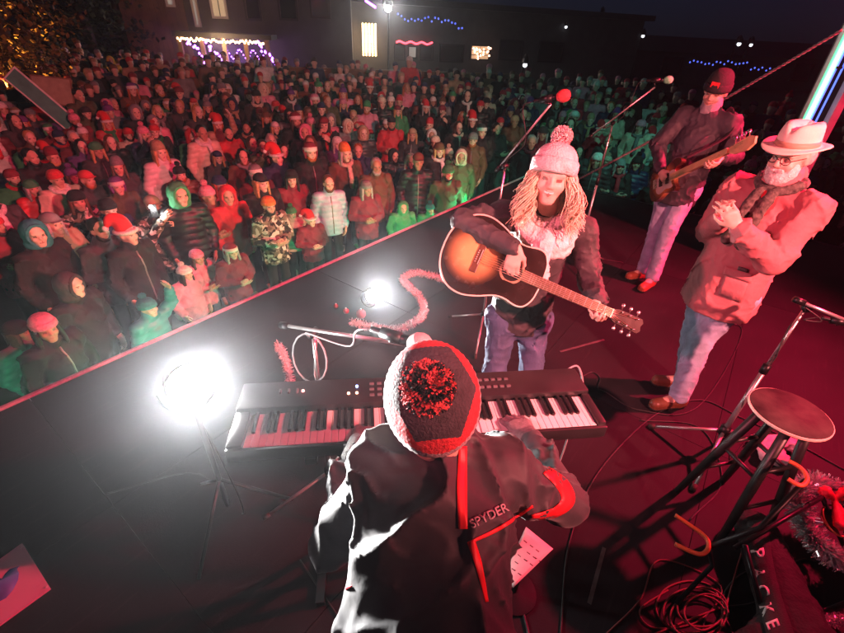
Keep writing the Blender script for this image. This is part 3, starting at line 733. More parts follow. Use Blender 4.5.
def guitar(S, T, nrm_):
    R, o = instrument_frame(S, T, nrm_)
    W = Matrix.Translation(o) @ Matrix(R.tolist()).to_4x4() @ Matrix.Scale(.92, 4)
    g = empty('acoustic_guitar', (0, 0, 0)); g.matrix_basis = W
    tag(g, 'sunburst acoustic guitar with pale binding held by the singer', 'guitar')
    def part(mb, name, m, parent=None, smooth=False):
        ob = mb.obj(name, m, None, smooth); ob.parent = parent or g; ob.matrix_parent_inverse = Matrix.Identity(4); return ob
    half = [(-.355, 0), (-.350, .06), (-.325, .125), (-.27, .182), (-.195, .2), (-.115, .18), (-.035, .143), (.02, .137), (.075, .147), (.115, .138), (.142, .095), (.15, .04), (.151, 0)]
    ol = outline(half)
    part(MB().prism(ol, -.105, -.001), 'body', mat('guitar_side_wood', (.12, .05, .02), .3, var=.3, scale=10))
    part(MB().prism([(x*.985, y*.975) for x, y in ol], -.001, .003), 'soundboard', sunburst('acoustic_sunburst', (.74, .47, .18), (.018, .008, .006), (-.20, .0, 0), .03, .155))
    bd = MB().tube([V(x, y, 0) for x, y in ol]+[V(*ol[0], 0)], .0045, 6); part(bd, 'binding', m_bind, None, True)
    part(MB().lathe([(.062, .003), (.062, .0042), (.05, .0044), (.05, .0034)], 40), 'rosette', mat('rosette_inlay', (.35, .25, .15), .4, var=.4, scale=80))
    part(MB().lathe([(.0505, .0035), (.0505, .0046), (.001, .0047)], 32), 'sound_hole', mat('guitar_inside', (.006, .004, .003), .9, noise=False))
    part(MB().prism([(-.02, -.055), (.03, -.055), (.045, -.075), (.01, -.115), (-.07, -.125), (-.1, -.105), (-.06, -.07)], .0031, .005), 'pickguard', mat('dark_pickguard', (.015, .008, .006), .15, var=.1))
    part(MB().box((-.175, 0, .008), (.03, .16, .010), None, .003), 'bridge', m_neck)
    part(MB().box((-.168, 0, .015), (.003, .075, .006)), 'saddle', m_bind)
    for i in range(6): part(MB().lathe([(.003, 0), (.0035, .004), (.001, .007)], 8, c=(-.184, (i-2.5)*.011, .013)), 'bridge_pin', m_bind)
    nk = MB(); nv = []
    for x, wd, dp in ((.10, .028, .03), (.16, .0275, .026), (.50, .022, .022), (.515, .022, .018)):
        nv.append([V(x, wd*math.cos(a), .004-dp*math.sin(a)) for a in np.linspace(0, math.pi, 9)])
    vs = [p for r in nv for p in r]; fs = [(i*9+k, i*9+k+1, i*9+k+10, i*9+k+9) for i in range(3) for k in range(8)]+[(i*9+8, i*9, i*9+9, i*9+17) for i in range(3)]
    part(MB().add(vs, fs), 'neck', m_neck, None, True)
    fb = part(MB().prism([(.055, -.028), (.512, -.0215), (.512, .0215), (.055, .028)], .0045, .0105), 'fretboard', m_fret)
    L = .65
    for i in range(1, 19):
        x = .512-(L-L/2**(i/12)); wd = .0215+(.512-x)/.457*.0065
        q = MB().box((x, 0, .0113), (.0022, wd*2, .0016)).obj('fret', m_chrome, None); q.parent = fb; q.matrix_parent_inverse = Matrix.Identity(4)
    part(MB().box((.514, 0, .009), (.005, .044, .010)), 'nut', m_bind)
    a = .24; Rh = np.array([[math.cos(a), 0, math.sin(a)], [0, 1, 0], [-math.sin(a), 0, math.cos(a)]])
    hs = part(MB().prism([(.0, -.022), (.03, -.034), (.165, -.037), (.178, -.02), (.17, 0), (.178, .02), (.165, .037), (.03, .034), (.0, .022)], -.012, .003, Rh, (.515, 0, .002)), 'headstock', mat('headstock_black', (.03, .015, .012), .25, var=.2))
    for i in range(3):
        for s_ in (-1, 1):
            c = V(.515, 0, .002)+Rh@V(.045+.045*i, s_*.026, .003)
            tn = part(MB().tube([c, c+Rh@V(0, 0, .016)], .0035, 8), 'tuning_post', m_chrome, None, True)
            b = V(.515, 0, .002)+Rh@V(.045+.045*i, s_*.038, -.004)
            q = MB().tube([b, b+V(0, s_*.012, 0), b+V(0, s_*.016, 0), b+V(0, s_*.028, 0), b+V(0, s_*.031, 0)], [.003, .003, .009, .009, .004], 10, flat=.6).obj('tuner', m_chrome, None, True); q.parent = tn; q.matrix_parent_inverse = Matrix.Identity(4)
    for i in range(6):
        y0, y1 = (i-2.5)*.011, (i-2.5)*.007
        c = V(.515, 0, .002)+Rh@V(.045+.045*[0, 1, 2, 2, 1, 0][i], (-1 if i < 3 else 1)*.026, .010)
        part(MB().tube([V(-.17, y0, .018), V(.514, y1, .0145), c], .0008+.0002*(5-i)*.5, 4), 'string', m_string, None, True)
    return R, o
GS = at(512, 271, 1.74); GT = at(641, 326, 1.60)
GN = nrm(V(-.12, -.80, .55))
GR, GO = guitar(GS, GS+nrm(GT-GS)*.7, GN)
def gl(x, y, z): return GO+GR@(V(x, y, z)*.92)
def singer():
    J = dict(pel=at(520, 312, 2.06), nek=at(547, 215, 1.99), hd=at(552, 176, 1.93), hF=V(-.20, -.95, .0), hU=V(.06, -.06, 1), hs=1.0,
             sR=at(504, 215, 2.0), sL=at(583, 231, 1.98), eR=at(462, 222, 1.90), wR=gl(-.035, .10, .055), eL=at(590, 282, 1.90), wL=gl(.465, .045, -.085),
             kR=V(.44, 1.96, .47), kL=V(.66, 1.99, .47), aR=V(.42, 2.05, .085), aL=V(.70, 2.07, .085), toeR=V(.38, 1.9, .04), toeL=V(.73, 1.92, .04))
    J['hipR'] = J['pel']+V(-.085, 0, -.04); J['hipL'] = J['pel']+V(.085, 0, -.04)
    hr = dict(d=GR@V(.25, -.9, -.28), n=GR@V(.15, -.3, -1), c=.45, side=1)
    hl = dict(d=GR@V(.05, -.35, .95), n=GR@V(-.1, -1, -.25), c=[.85, .9, .9, .85], side=-1)
    hl = dict(d=GR@V(.10, -.75, .30), n=GR@V(0, .35, 1), c=[1.0, 1.0, 1.0, 1.0], side=1, thumb=.9)
    body, jk, HM, fw, up, che = build_person(J, 'smiling singer in pink pompom hat playing acoustic guitar at centre stage', m_plaid, m_denim2, m_leather, s=.93, smile=1.2, hands=dict(R=hr, L=hl), hem=.06, res=.0068,
        folds=((.008, .085, 21), (.004, .04, 22)), bulk=1.0, skin=(.72, .48, .38, 1), flat=1.35)
    hat, c, T = beanie(J, HM, .95, m_wool, body, pom=(.046, m_wool), band=m_wool, tilt=.34, big=1.08)
    # teeth of the smile
    y = .094
    tv = [head_pt(J, HM, .93, x, y-.9*x*x*10+.002, -.053+.35*x*x*20+dz) for x in np.linspace(-.021, .021, 9) for dz in (-.0045-.0, .0035)]
    mesh_obj('teeth', tv, [(2*i, 2*i+1, 2*i+3, 2*i+2) for i in range(8)], mat('teeth', (.8, .76, .7), .3, noise=False), body)
    # scarf: loops round the neck and a hanging end
    def around(k, r, dz, n=22, sq=.8): return [J['nek']+V(0, -.01, .0)+r*(math.cos(a)*nrm(J['sL']-J['sR'])+sq*math.sin(a)*fw)+up*(dz+.018*math.sin(2*a+k)-.035*max(0, math.sin(a))) for a in np.linspace(0, 2*math.pi, n)]
    P = []
    for kk, r, dz in ((0, .092, .025), (1.2, .115, -.005), (2.2, .135, -.045), (3.1, .13, -.085)):
        q = around(kk, r, dz); P += [rc(q[i], q[i+1], .030, .030, 0, .010) for i in range(len(q)-1)]
    q = spline([J['nek']+fw*.11-up*.03, J['nek']+fw*.15-up*.12+V(-.02, 0, 0), J['nek']+fw*.16-up*.24+V(.01, 0, 0)], 8); P += [rc(q[i], q[i+1], .034, .04, 0, .02) for i in range(7)]
    sdf_obj('scarf', P, m_cream, body, .0075, fold=((.005, .035, 31),))
    # long wavy hair: locks from under the hat
    g = np.random.default_rng(5); mb = MB()
    for c_ in range(44):
        sd = -1 if c_ % 2 else 1; th = g.uniform(.85, 2.9)            # angle from the cheek to the back
        x0 = .086*math.sin(max(.9, th)) if th < 1.6 else .086*math.sin(th); y0 = .07*math.cos(th)*.9-.01
        ln = g.uniform(.14, .23); out = nrm(HM@V(sd*(.5+.4*g.random()), .25*math.cos(th), 0)); ph = g.uniform(0, 6.3); g0 = g.uniform(.6, 1.5); am = g.uniform(.012, .026)
        for k_ in range(26):
            of = g.normal(size=3)*.007; ph2 = ph+g.normal()*.25; l2 = ln*g.uniform(.82, 1.06); st = head_pt(J, HM, .95, sd*x0, y0, .02)+of*.6; sp = g.normal(size=3)*.012
            pts = [st+of*min(1, t*2)+sp*t*t+out*(.03*t**.6+.018*t*g0)+V(0, 0, -1)*l2*t+fw*(.05*t*g0+.012*math.cos(th))+am*(.25+t)*V(math.sin(ph2+t*8.5), math.cos(ph2+t*8.0), 0) for t in np.linspace(0, 1, 12)]
            mb.tube(pts, [.0021*(1-.6*t**2)+.0004 for t in np.linspace(0, 1, 12)], 3, cap=False)
    tag(mb.obj('hair', m_hairb, body, True), kind='stuff')
    # strap, jacket collar and cuffs
    st = [gl(-.35, 0, -.05), gl(-.36, .12, -.16), J['sL']*.3+J['nek']*.7+V(.0, .07, .03), J['sL']*.55+J['nek']*.45+V(0, -.02, .085), J['sL']*.5+J['pel']*.5+fw*.15, gl(.14, .03, -.07)]
    return J, body, jk
JS, singer_o, singer_j = singer()

# ------------------------------------------------------------------ man in cream hat and tan coat
def hat_man():
    f0 = nrm(V(-.86, -.50, 0)); rt = V(-f0[1], f0[0], 0)*-1       # his right
    rt = np.cross(f0, V(0, 0, 1))
    base = (Z(668, 398)+Z(664, 376))/2
    hd = at(791, 156, 2.42); pel = at(727, 282, 2.44)
    J = dict(hd=hd, pel=pel, nek=hd-V(0, 0, .155)-f0*.035, hF=V(-.88, -.42, -.20), hU=V(-.03, -.02, 1), toeR=Z(655, 377, .045), toeL=Z(652, 404, .045))
    J['sR'] = J['nek']+rt*.185-V(0, 0, .075)+f0*.02; J['sL'] = J['nek']-rt*.185-V(0, 0, .075)
    hands = at(722, 214, 2.22)
    J['wR'] = hands+rt*.03+V(.06, .02, -.03); J['wL'] = at(737, 226, 2.14)
    J['eR'] = J['sR']+V(-.02, .05, -.28)-f0*.0; J['eL'] = at(772, 262, 2.18)
    J['hipR'] = pel+rt*.09-V(0, 0, .05); J['hipL'] = pel-rt*.09-V(0, 0, .05)
    J['aL'] = Z(679, 396, .09); J['aR'] = Z(684, 378, .09); J['kL'] = at(700, 340, 2.36); J['kR'] = at(694, 332, 2.50)
    J['toeL'] = J['aL']+nrm((Z(652, 402)-Z(679, 398))*V(1, 1, 0))*.17-V(0, 0, .045); J['toeR'] = J['aR']+nrm(V(-1, .1, 0))*.17-V(0, 0, .045)
    hr = dict(d=V(-.45, -.25, .55), n=V(.3, -.9, .1), c=.55, side=-1); hl = dict(d=V(-.55, .1, .6), n=V(-.1, .9, .1), c=.6, side=1)
    collar = [rc(J['nek']+V(0, 0, .0), J['nek']+V(0, 0, .045)+f0*.0, .085, .088, 0, .02)]
    skirt = [rc(J['pel']-V(0, 0, .13), J['pel']+V(0, 0, .1), .19, .178, 0, .05, (f0, 1.15))]
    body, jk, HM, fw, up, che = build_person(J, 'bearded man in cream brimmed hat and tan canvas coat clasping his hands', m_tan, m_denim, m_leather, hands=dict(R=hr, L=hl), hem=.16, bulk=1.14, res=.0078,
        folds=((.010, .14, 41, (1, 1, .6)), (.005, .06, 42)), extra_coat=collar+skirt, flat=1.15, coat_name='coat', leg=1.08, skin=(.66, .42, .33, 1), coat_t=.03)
    t = bvh(jk)
    # scarf and red shirt in the open front
    q = [J['nek']+.098*(math.cos(a)*rt+.95*math.sin(a)*f0)+V(0, 0, .03-.05*max(0, math.sin(a))) for a in np.linspace(0, 2*math.pi, 20)]
    P = [rc(q[i], q[i+1], .024, .024, 0, .01) for i in range(19)]
    for sx in (-1, 1):
        q = spline([J['nek']+f0*.11+rt*.03*sx-V(0, 0, .03), J['nek']+f0*.19+rt*.035*sx-V(0, 0, .16), J['nek']+f0*.215+rt*.04*sx-V(0, 0, .30)], 7); P += [rc(q[i], q[i+1], .028, .03, 0, .01) for i in range(6)]
    mp_ = mat('dark_plaid_scarf', (.09, .08, .07), .9, var=.9, scale=45, bump=.5, bscale=120)
    sdf_obj('scarf', P, mp_, body, .008, fold=((.004, .04, 44),))
    P = [rc(J['nek']+f0*.10-V(0, 0, .07), J['pel']*.42+J['nek']*.58+f0*.115, .06, .065, 0, .02, (f0, 1.4))]
    sdf_obj('shirt', P, mat('red_shirt', (.55, .03, .04), .8, var=.2), body, .01, fold=((.004, .06, 45),))
    # beard, moustache, hair
    P = [el(head_pt(J, HM, 1, 0, .06, -.095), V(.056, .042, .05), HM), el(head_pt(J, HM, 1, .045, .03, -.06), V(.03, .042, .05), HM), el(head_pt(J, HM, 1, -.045, .03, -.06), V(.03, .042, .05), HM), rc(head_pt(J, HM, 1, -.03, .085, -.05), head_pt(J, HM, 1, .03, .085, -.05), .012, .012, 0, .01)]
    sdf_obj('beard', P, m_beard, body, .007, fold=((.004, .02, 46),))
    P = [el(head_pt(J, HM, 1, 0, -.05, .0), V(.086, .068, .075), HM)]
    sdf_obj('hair', P, m_hairg, body, .009, fold=((.004, .025, 47),))
    gl_ = MB()
    for x in (-.033, .033): gl_.tube([head_pt(J, HM, 1, x+.024*math.cos(a), .099-abs(x)*.15, .004+.019*math.sin(a)) for a in np.linspace(0, 2*math.pi, 20)], .002, 6)
    gl_.tube([head_pt(J, HM, 1, -.01, .1, .008), head_pt(J, HM, 1, .01, .1, .008)], .002, 6)
    for x in (-1, 1): gl_.tube([head_pt(J, HM, 1, x*.056, .092, .006), head_pt(J, HM, 1, x*.081, 0, .008)], .002, 6)
    gl_.obj('glasses', m_dark, body, True)
    # hat: pinched crown, ribbon, curled brim
    tl = .10; Th = HM@np.array([[1, 0, 0], [0, math.cos(tl), -math.sin(tl)], [0, math.sin(tl), math.cos(tl)]])
    c = head_pt(J, HM, 1, 0, -.01, .05); n = 56
    def hr_(prof, dent=False):
        v = []; f = []
        for r, z, cu in prof:
            for k in range(n):
                a = 2*math.pi*k/n; x = r*.086*math.cos(a); y = r*.104*math.sin(a); zz = z+cu*abs(math.cos(a))**2-.4*cu*max(0, math.sin(a))
                if dent and z > .09: zz -= .03*math.exp(-(x/.022)**2)*(1 if y > -.06 else .4); x *= 1-.12*max(0, y/.1)
                v.append(c+Th@V(x, y, zz))
        for i in range(len(prof)-1):
            for k in range(n): f.append((i*n+k, i*n+(k+1) % n, (i+1)*n+(k+1) % n, (i+1)*n+k))
        f.append(tuple((len(prof)-1)*n+k for k in range(n)))
        return v, f
    hat = mesh_obj('brimmed_hat', *hr_([(1.0, -.004, 0), (1.3, -.008, .004), (1.62, -.008, .018), (1.65, -.005, .02), (1.61, -.001, .02), (1.3, .002, .006), (1.06, .006, 0), (1.04, .03, 0), (1.0, .07, 0), (.95, .098, 0), (.86, .112, 0), (.6, .116, 0), (.3, .116, 0), (.03, .116, 0)], True), m_felt, body)
    mesh_obj('ribbon', *hr_([(1.065, .008, 0), (1.085, .009, 0), (1.07, .034, 0), (1.04, .034, 0)]), mat('tan_ribbon', (.42, .30, .2), .6, var=.1), hat)
    # collar flaps, pocket with flap and badge
    strip('pocket', [(722, 283), (745, 292)], 24, t, m_tan, jk, 10, .008)
    strip('pocket_flap', [(724, 270), (752, 279)], 9, t, m_tan, jk, 10, .014)
    strip('badge', [(738, 268), (748, 271)], 4, t, mat('dark_badge', (.05, .03, .03), .5), jk, 6, .02)
    return J, body, jk
JM, man_o, man_j = hat_man()

# ------------------------------------------------------------------ bass player
def bass_player():
    f0 = nrm(V(-.72, -.70, 0)); rt = np.cross(f0, V(0, 0, 1))
    hd = at(716, 91, 4.20); pel = at(680, 182, 4.24)
    J = dict(hd=hd, pel=pel, nek=hd-V(0, 0, .15)-f0*.02, hF=V(-.62, -.66, -.35), hU=V(.08, -.05, 1))
    J['sR'] = J['nek']+rt*.185-V(0, 0, .075); J['sL'] = J['nek']-rt*.185-V(0, 0, .075)
    J['hipR'] = pel+rt*.09-V(0, 0, .05); J['hipL'] = pel-rt*.09-V(0, 0, .05)
    J['aL'] = Z(652, 278, .09); J['aR'] = Z(643, 270, .09); J['kL'] = at(668, 232, 4.10); J['kR'] = at(658, 226, 4.27)
    J['toeL'] = J['aL']+f0*V(.15, .15, 0)+V(-.03, -.03, -.045); J['toeR'] = J['aR']+V(-.15, -.06, -.045)
    S = at(666, 181, 4.05); T = at(733, 150, 3.42)
    R, o = instrument_frame(S, T, nrm(V(-.62, -.66, .42)))
    def bl(x, y, z): return o+R@V(x, y, z)
    J['eR'] = J['sR']+V(-.16, -.02, -.24); J['wR'] = bl(.0, .09, .06)
    J['eL'] = J['sL']+V(.11, -.08, -.25); J['wL'] = bl(.55, .02, -.07)
    hr = dict(d=R@V(.35, -.85, -.2), n=R@V(0, -.2, -1), c=.5, side=1); hl = dict(d=R@V(.1, -.6, .45), n=R@V(0, .4, 1), c=1., side=1)
    body, jk, HM, fw, up, che = build_person(J, 'bass player in dark jacket and black knit hat at the right of the stage', m_dkcoat, m_denim, mat('red_brown_boot', (.30, .08, .04), .5, var=.3), hands=dict(R=hr, L=hl), hem=.15, bulk=1.12, s=1.05,
        folds=((.01, .13, 51), (.005, .06, 52)), res=.010, flat=1.2, leg=1.05)
    hat, c, T2 = beanie(J, HM, 1.05, m_blk, body, band=m_blk, pom=None, slouch=.45, big=1.03)
    sdf_obj('neck_gaiter', [rc(J['nek']+V(0, 0, .0), J['nek']+V(0, 0, .055), .085, .078, 0, .02)], mat('grey_fleece', (.28, .28, .30), .9, bump=.5), body, .01, fold=((.006, .05, 55),))
    MB().add([c+T2@(1.06*V(x, .117-.3*abs(x)**1.5, z)) for x in np.linspace(-.03, .03, 5) for z in (.02, .06)], [(2*i, 2*i+1, 2*i+3, 2*i+2) for i in range(4)]).obj('hat_patch', m_dkred, hat)  # patch coloured red for the red light on the logo
    # bass guitar
    g = empty('bass_guitar'); g.matrix_basis = Matrix.Translation(o) @ Matrix(R.tolist()).to_4x4()
    tag(g, 'sunburst bass guitar with pale maple neck across the dark jacket', 'guitar')
    def part(mb, name, m, parent=None, smooth=False):
        ob = mb.obj(name, m, None, smooth); ob.parent = parent or g; ob.matrix_parent_inverse = Matrix.Identity(4); return ob
    p = [(-.20, 0), (-.195, .07), (-.16, .13), (-.1, .155), (-.03, .13), (.03, .115), (.09, .135), (.16, .15), (.22, .125), (.225, .095), (.17, .075), (.14, .045), (.14, .03)]
    q = [(-.20, -.001), (-.205, -.06), (-.18, -.125), (-.12, -.16), (-.04, -.14), (.02, -.115), (.08, -.125), (.14, -.13), (.17, -.11), (.155, -.08), (.14, -.05), (.14, -.03)]
    ol = [tuple(a[:2]) for a in spline([V(*a, 0) for a in p], 40)]+[tuple(a[:2]) for a in spline([V(*a, 0) for a in q], 40)][::-1]
    part(MB().prism(ol, -.02, .022), 'body', sunburst('bass_sunburst', (.62, .25, .08), (.05, .015, .01), (0, 0, 0), .06, .18))
    part(MB().prism([(x*.62+.02, y*.55-.02) for x, y in ol], .0221, .025), 'pickguard', mat('cream_pickguard', (.6, .5, .42), .35, var=.1))
    mw = mat('maple_neck', (.72, .48, .24), .35, var=.15, scale=20)
    part(MB().prism([(.10, -.03), (.74, -.021), (.74, .021), (.10, .03)], .006, .034), 'neck', mw)
    part(MB().prism([(.74, -.021), (.78, -.04), (.90, -.055), (.96, -.03), (.97, .015), (.92, .04), (.8, .03), (.74, .021)], .002, .018), 'headstock', mw)
    for i in range(4):
        tn = part(MB().tube([V(.79+.04*i, .035, .01), V(.79+.04*i, .06, .01), V(.79+.04*i, .065, .01), V(.79+.04*i, .085, .01)], [.004, .004, .011, .011], 8), 'tuner', m_chrome, None, True)
        part(MB().tube([V(-.1, (i-1.5)*.019, .034), V(.74, (i-1.5)*.011, .037), V(.79+.04*i, (i-1.5)*.012, .024)], .0013, 4), 'string', m_string)
    for x in (-.03, .06): part(MB().box((x, 0, .03), (.035, .09, .016), None, .003), 'pickup', m_black)
    part(MB().box((-.115, 0, .028), (.05, .085, .014), None, .003), 'bridge', m_chrome)
    st = MB(); 
    sp = spline([bl(.2, .12, .0), J['sL']+V(-.03, -.09, -.08), J['sL']*.8+J['nek']*.2+V(0, 0, .085), (J['sL']+J['sR'])/2-f0*.19-V(0, 0, .12), J['pel']-f0*.2+rt*.15+V(0, 0, .25), bl(-.2, 0, -.01)], 36)
    st.tube(sp, .024, 6, flat=.15); part0 = st.obj('strap', m_blk, None, True); part0.parent = g; part0.matrix_parent_inverse = g.matrix_basis.inverted()
    return J, body
JB, bass_o = bass_player()
# ------------------------------------------------------------------ props on the stage
m_tins = mat('silver_tinsel', (.88, .87, .86), .18, .75, var=.1)
m_tinw = mat('white_pink_tinsel', (.82, .72, .70), .35, .35, var=.15)
def tinsel(name, pts, label, m, r=.05, per=1700, cat='garland', n=60, seed=1, closed=False, group=None, wd=.0022):
    P = spline(pts, n); g = np.random.default_rng(seed)
    core = MB().tube(P, .007, 6).obj(name, m, None, True); tag(core, label, cat, group)
    L = sum(np.linalg.norm(P[i+1]-P[i]) for i in range(n-1)); N = int(per*L)
    vs = []; fs = []
    for i in range(N):
        t = g.uniform(0, n-1.001); k = int(t); p = P[k]+(P[k+1]-P[k])*(t-k); tg = nrm(P[k+1]-P[k])
        d = g.normal(size=3); d = nrm(d-tg*(d@tg)*.8); q = p+d*r*g.uniform(.55, 1.05)+tg*g.normal()*.012
        w = nrm(np.cross(d, g.normal(size=3)))*wd; o = len(vs)
        mid = (p+q)/2+g.normal(size=3)*.004
        vs += [p-w, p+w, mid-w, mid+w, q-w*.5, q+w*.5]; fs += [(o, o+1, o+3, o+2), (o+2, o+3, o+5, o+4)]
    tag(mesh_obj('tinsel', np.array(vs), fs, m, core, False), kind='stuff')
    return core
tinsel('tinsel_garland', [Z(u, v, .05) for u, v in ((352, 322), (372, 327), (392, 330), (412, 324), (424, 311), (419, 296), (409, 287), (403, 279), (413, 273), (430, 275), (452, 283))],
       'white tinsel garland curling across the stage floor beside the small lamp', m_tinw, .048, 1500)
tinsel('tinsel_garland', [Z(278, 344, .28), Z(284, 356, .14), Z(289, 372, .05), Z(292, 392, .04)], 'short white tinsel tuft behind the left end of the piano', m_tinw, .042, 1500, seed=2)
m_baub = mat('red_bauble', (.6, .03, .05), .2, .3, noise=False)
for (u, v, r, lb) in ((361, 314, .045, 'largest red bauble beside the garland'), (346, 311, .028, 'middle red bauble next to the garland end'), (336, 306, .022, 'smallest red bauble left of the garland')):
    c = Z(u, v, r)
    b = MB().lathe([(.001, -r), (r*.4, -r*.92), (r*.8, -r*.6), (r, 0), (r*.8, r*.6), (r*.4, r*.92), (.008, r)], 24, c=c).obj('bauble', m_baub, None, True); tag(b, lb, 'ornament', 'red baubles by the garland')
    MB().tube([c+V(0, 0, r*.95), c+V(0, 0, r*1.2)], .007, 10).obj('cap', m_alu, b, True)

# wooden stool with black splayed legs
m_seat = mat('worn_red_wood_seat', (.036, .028, .025), .7, spec=.2, var=.9, scale=11, bump=.1)
SC = Z(791, 411, .76); st = empty('bar_stool', SC*V(1, 1, 0)); tag(st, 'round wooden bar stool with black legs at the right of the stage', 'stool')
smooth_by_angle(MB().lathe([(.12, -.03), (.150, -.03), (.158, -.022), (.158, -.006), (.15, 0), (.001, .002)], 40, c=SC).obj('seat', m_seat, st))
smooth_by_angle(MB().lathe([(.159, -.02), (.162, -.018), (.162, -.008), (.159, -.006)], 40, c=SC).obj('seat_edge', mat('worn_edge_wood', (.62, .5, .4), .5, var=.3), st))
m_leg = mat('black_painted_wood', (.02, .018, .018), .4, var=.3, scale=12)
corn = []
for i in range(4):
    a = math.pi/4+i*math.pi/2+.25; t = SC+V(.085*math.cos(a), .085*math.sin(a), -.028); b = SC*V(1, 1, 0)+V(.215*math.cos(a), .215*math.sin(a), .001); corn.append((t, b))
    MB().tube([t, t+(b-t)*.5, b], [.021, .022, .017], 10).obj('leg', m_leg, st, True)
for i in range(4):
    f1, f2 = (.42, .45) if i % 2 else (.68, .66)
    for f in (f1,) if i % 2 else (f1, .36):
        A = corn[i][0]+(corn[i][1]-corn[i][0])*f; B = corn[(i+1) % 4][0]+(corn[(i+1) % 4][1]-corn[(i+1) % 4][0])*f
        MB().tube([A, B], .011, 8).obj('rung', m_leg, st, True)

# guitar stand: tubes, two rubber covered yokes
m_rub = mat('orange_red_rubber', (.72, .13, .05), .5, var=.2)
gs0 = Z(770, 560); gst = empty('guitar_stand', gs0); tag(gst, 'black tube guitar stand with orange rubber yokes at the bottom right', 'stand')
def U(pts, r=.0095, name='yoke'):
    q = spline(pts, 30); o = MB().tube(q, r, 8).obj(name, m_rub, gst, True); return o
y0 = Z(709, 547, .26)
U([Z(u, v, .27) for u, v in ((675, 515), (688, 524), (701, 533), (708, 541), (708, 549), (702, 554), (692, 552), (675, 544))])
U([Z(u, v, .61) for u, v in ((789, 461), (798, 466), (805, 473), (807, 480), (803, 485), (796, 484), (788, 479))], .009)
MB().tube([Z(676, 604, .03), Z(712, 566, .13), y0], .010, 8).obj('leg', m_dark, gst, True)
MB().tube([y0, Z(760, 528, .38), Z(806, 480, .60)], .012, 8).obj('upright', m_dark, gst, True)
MB().tube([Z(735, 548, .26), Z(822, 497, .30)], .011, 8).obj('cross_tube', m_dark, gst, True)
MB().tube([Z(822, 497, .30), Z(850, 560, .01)], .011, 8).obj('leg', m_dark, gst, True)
MB().tube([Z(745, 545, .28), Z(770, 640, .01)], .011, 8).obj('leg', m_dark, gst, True)

# instrument strap with white lettering, lying over a black soft case
m_case = mat('black_nylon_case', (.007, .007, .008), .8, var=.3, scale=14, bump=.5, bscale=60)
P = [rc(Z(757, 530, .10), Z(800, 640, .09), .10, .13, 0, .05, (V(0, 0, 1), 1.5)), rc(Z(800, 640, .09), Z(740, 690, .09), .13, .12, 0, .05, (V(0, 0, 1), 1.5))]
ca_ = sdf_obj('soft_case', P, m_case, None, .012, fold=((.008, .12, 61), (.003, .05, 62))); tag(ca_, 'black soft instrument case lying at the bottom right', 'case')
tr = bvh(ca_)
stp = [(757, 520), (759, 540), (762, 565), (768, 594), (777, 624), (783, 644)]
m_strap = mat('black_webbing', (.02, .02, .02), .8, var=.2, bump=.4, bscale=250)
so_ = strip('instrument_strap', stp, [20, 22, 24, 26, 28], tr, m_strap, None, 40, .012)
tag(so_, 'black strap with white capital letters at the bottom right', 'strap')
tr = bvh(so_)
for ch, (u, v), ang, hgt in (('P', (757, 553), 78, 15), ('A', (758, 573), 78, 14), ('C', (762, 591), 73, 14), ('K', (766, 609), 70, 14), ('E', (772, 624), 68, 14)):
    v_, f_ = text_mesh(ch, 1., .02); a = math.radians(ang)
    stick('letter', [(u+hgt*1.25*(x*math.cos(a)+y*math.sin(a)), v+hgt*1.25*(x*math.sin(a)-y*math.cos(a))) for x, y, z in v_], f_, tr, mat('white_print', (.75, .75, .73), .6, noise=False), so_, .003, .0008)

# tinsel wreath with red cloth and gold rim
wc = Z(834, 521, .22); wn = nrm(V(-.35, -.35, .87)); WR = frame(V(1, 0, -.1), wn)
ring = [wc+WR@V(.165*math.cos(a), .175*math.sin(a), 0) for a in np.linspace(0, 2*math.pi, 40)]
wr = tinsel('tinsel_wreath', ring, 'silver tinsel wreath at the right edge of the stage', m_tins, .07, 3200, 'wreath', 90, 4, wd=.0042)
MB().tube([wc+WR@V(.062*math.cos(a), .07*math.sin(a), .012) for a in np.linspace(0, 2*math.pi, 40)], .005, 8).obj('gold_rim', mat('gold_rim', (.75, .5, .2), .3, .9, var=.1), wr, True)
for k, (a0, sgn) in enumerate(((.9, 1), (2.0, -1))):
    P = [rc(wc+WR@V(.02, .10, .03), wc+WR@V(.02+sgn*.05, .12, .05), .012, .032, 0, .01, (wn, 1.6)), rc(wc+WR@V(.02, .10, .03), wc+WR@V(.01+sgn*.02, -.02, .03), .012, .028, 0, .01, (wn, 2.2))]
    sdf_obj('ribbon_loop', P, mat('red_ribbon_cloth', (.6, .02, .05), .55, var=.2), wr, .007, fold=((.003, .03, 71+k),))
MB().lathe([(.001, -.01), (.055, -.008), (.06, 0), (.001, .001)], 28, WR, c=wc-wn*.01).obj('centre_disc', mat('brown_centre', (.10, .06, .05), .8, var=.5, scale=40), wr)
tinsel('tinsel_garland', [Z(796, 612, .03), Z(818, 622, .04), Z(848, 618, .05)], 'multicoloured tinsel strand at the bottom right corner', m_tins, .03, 2500, seed=9)

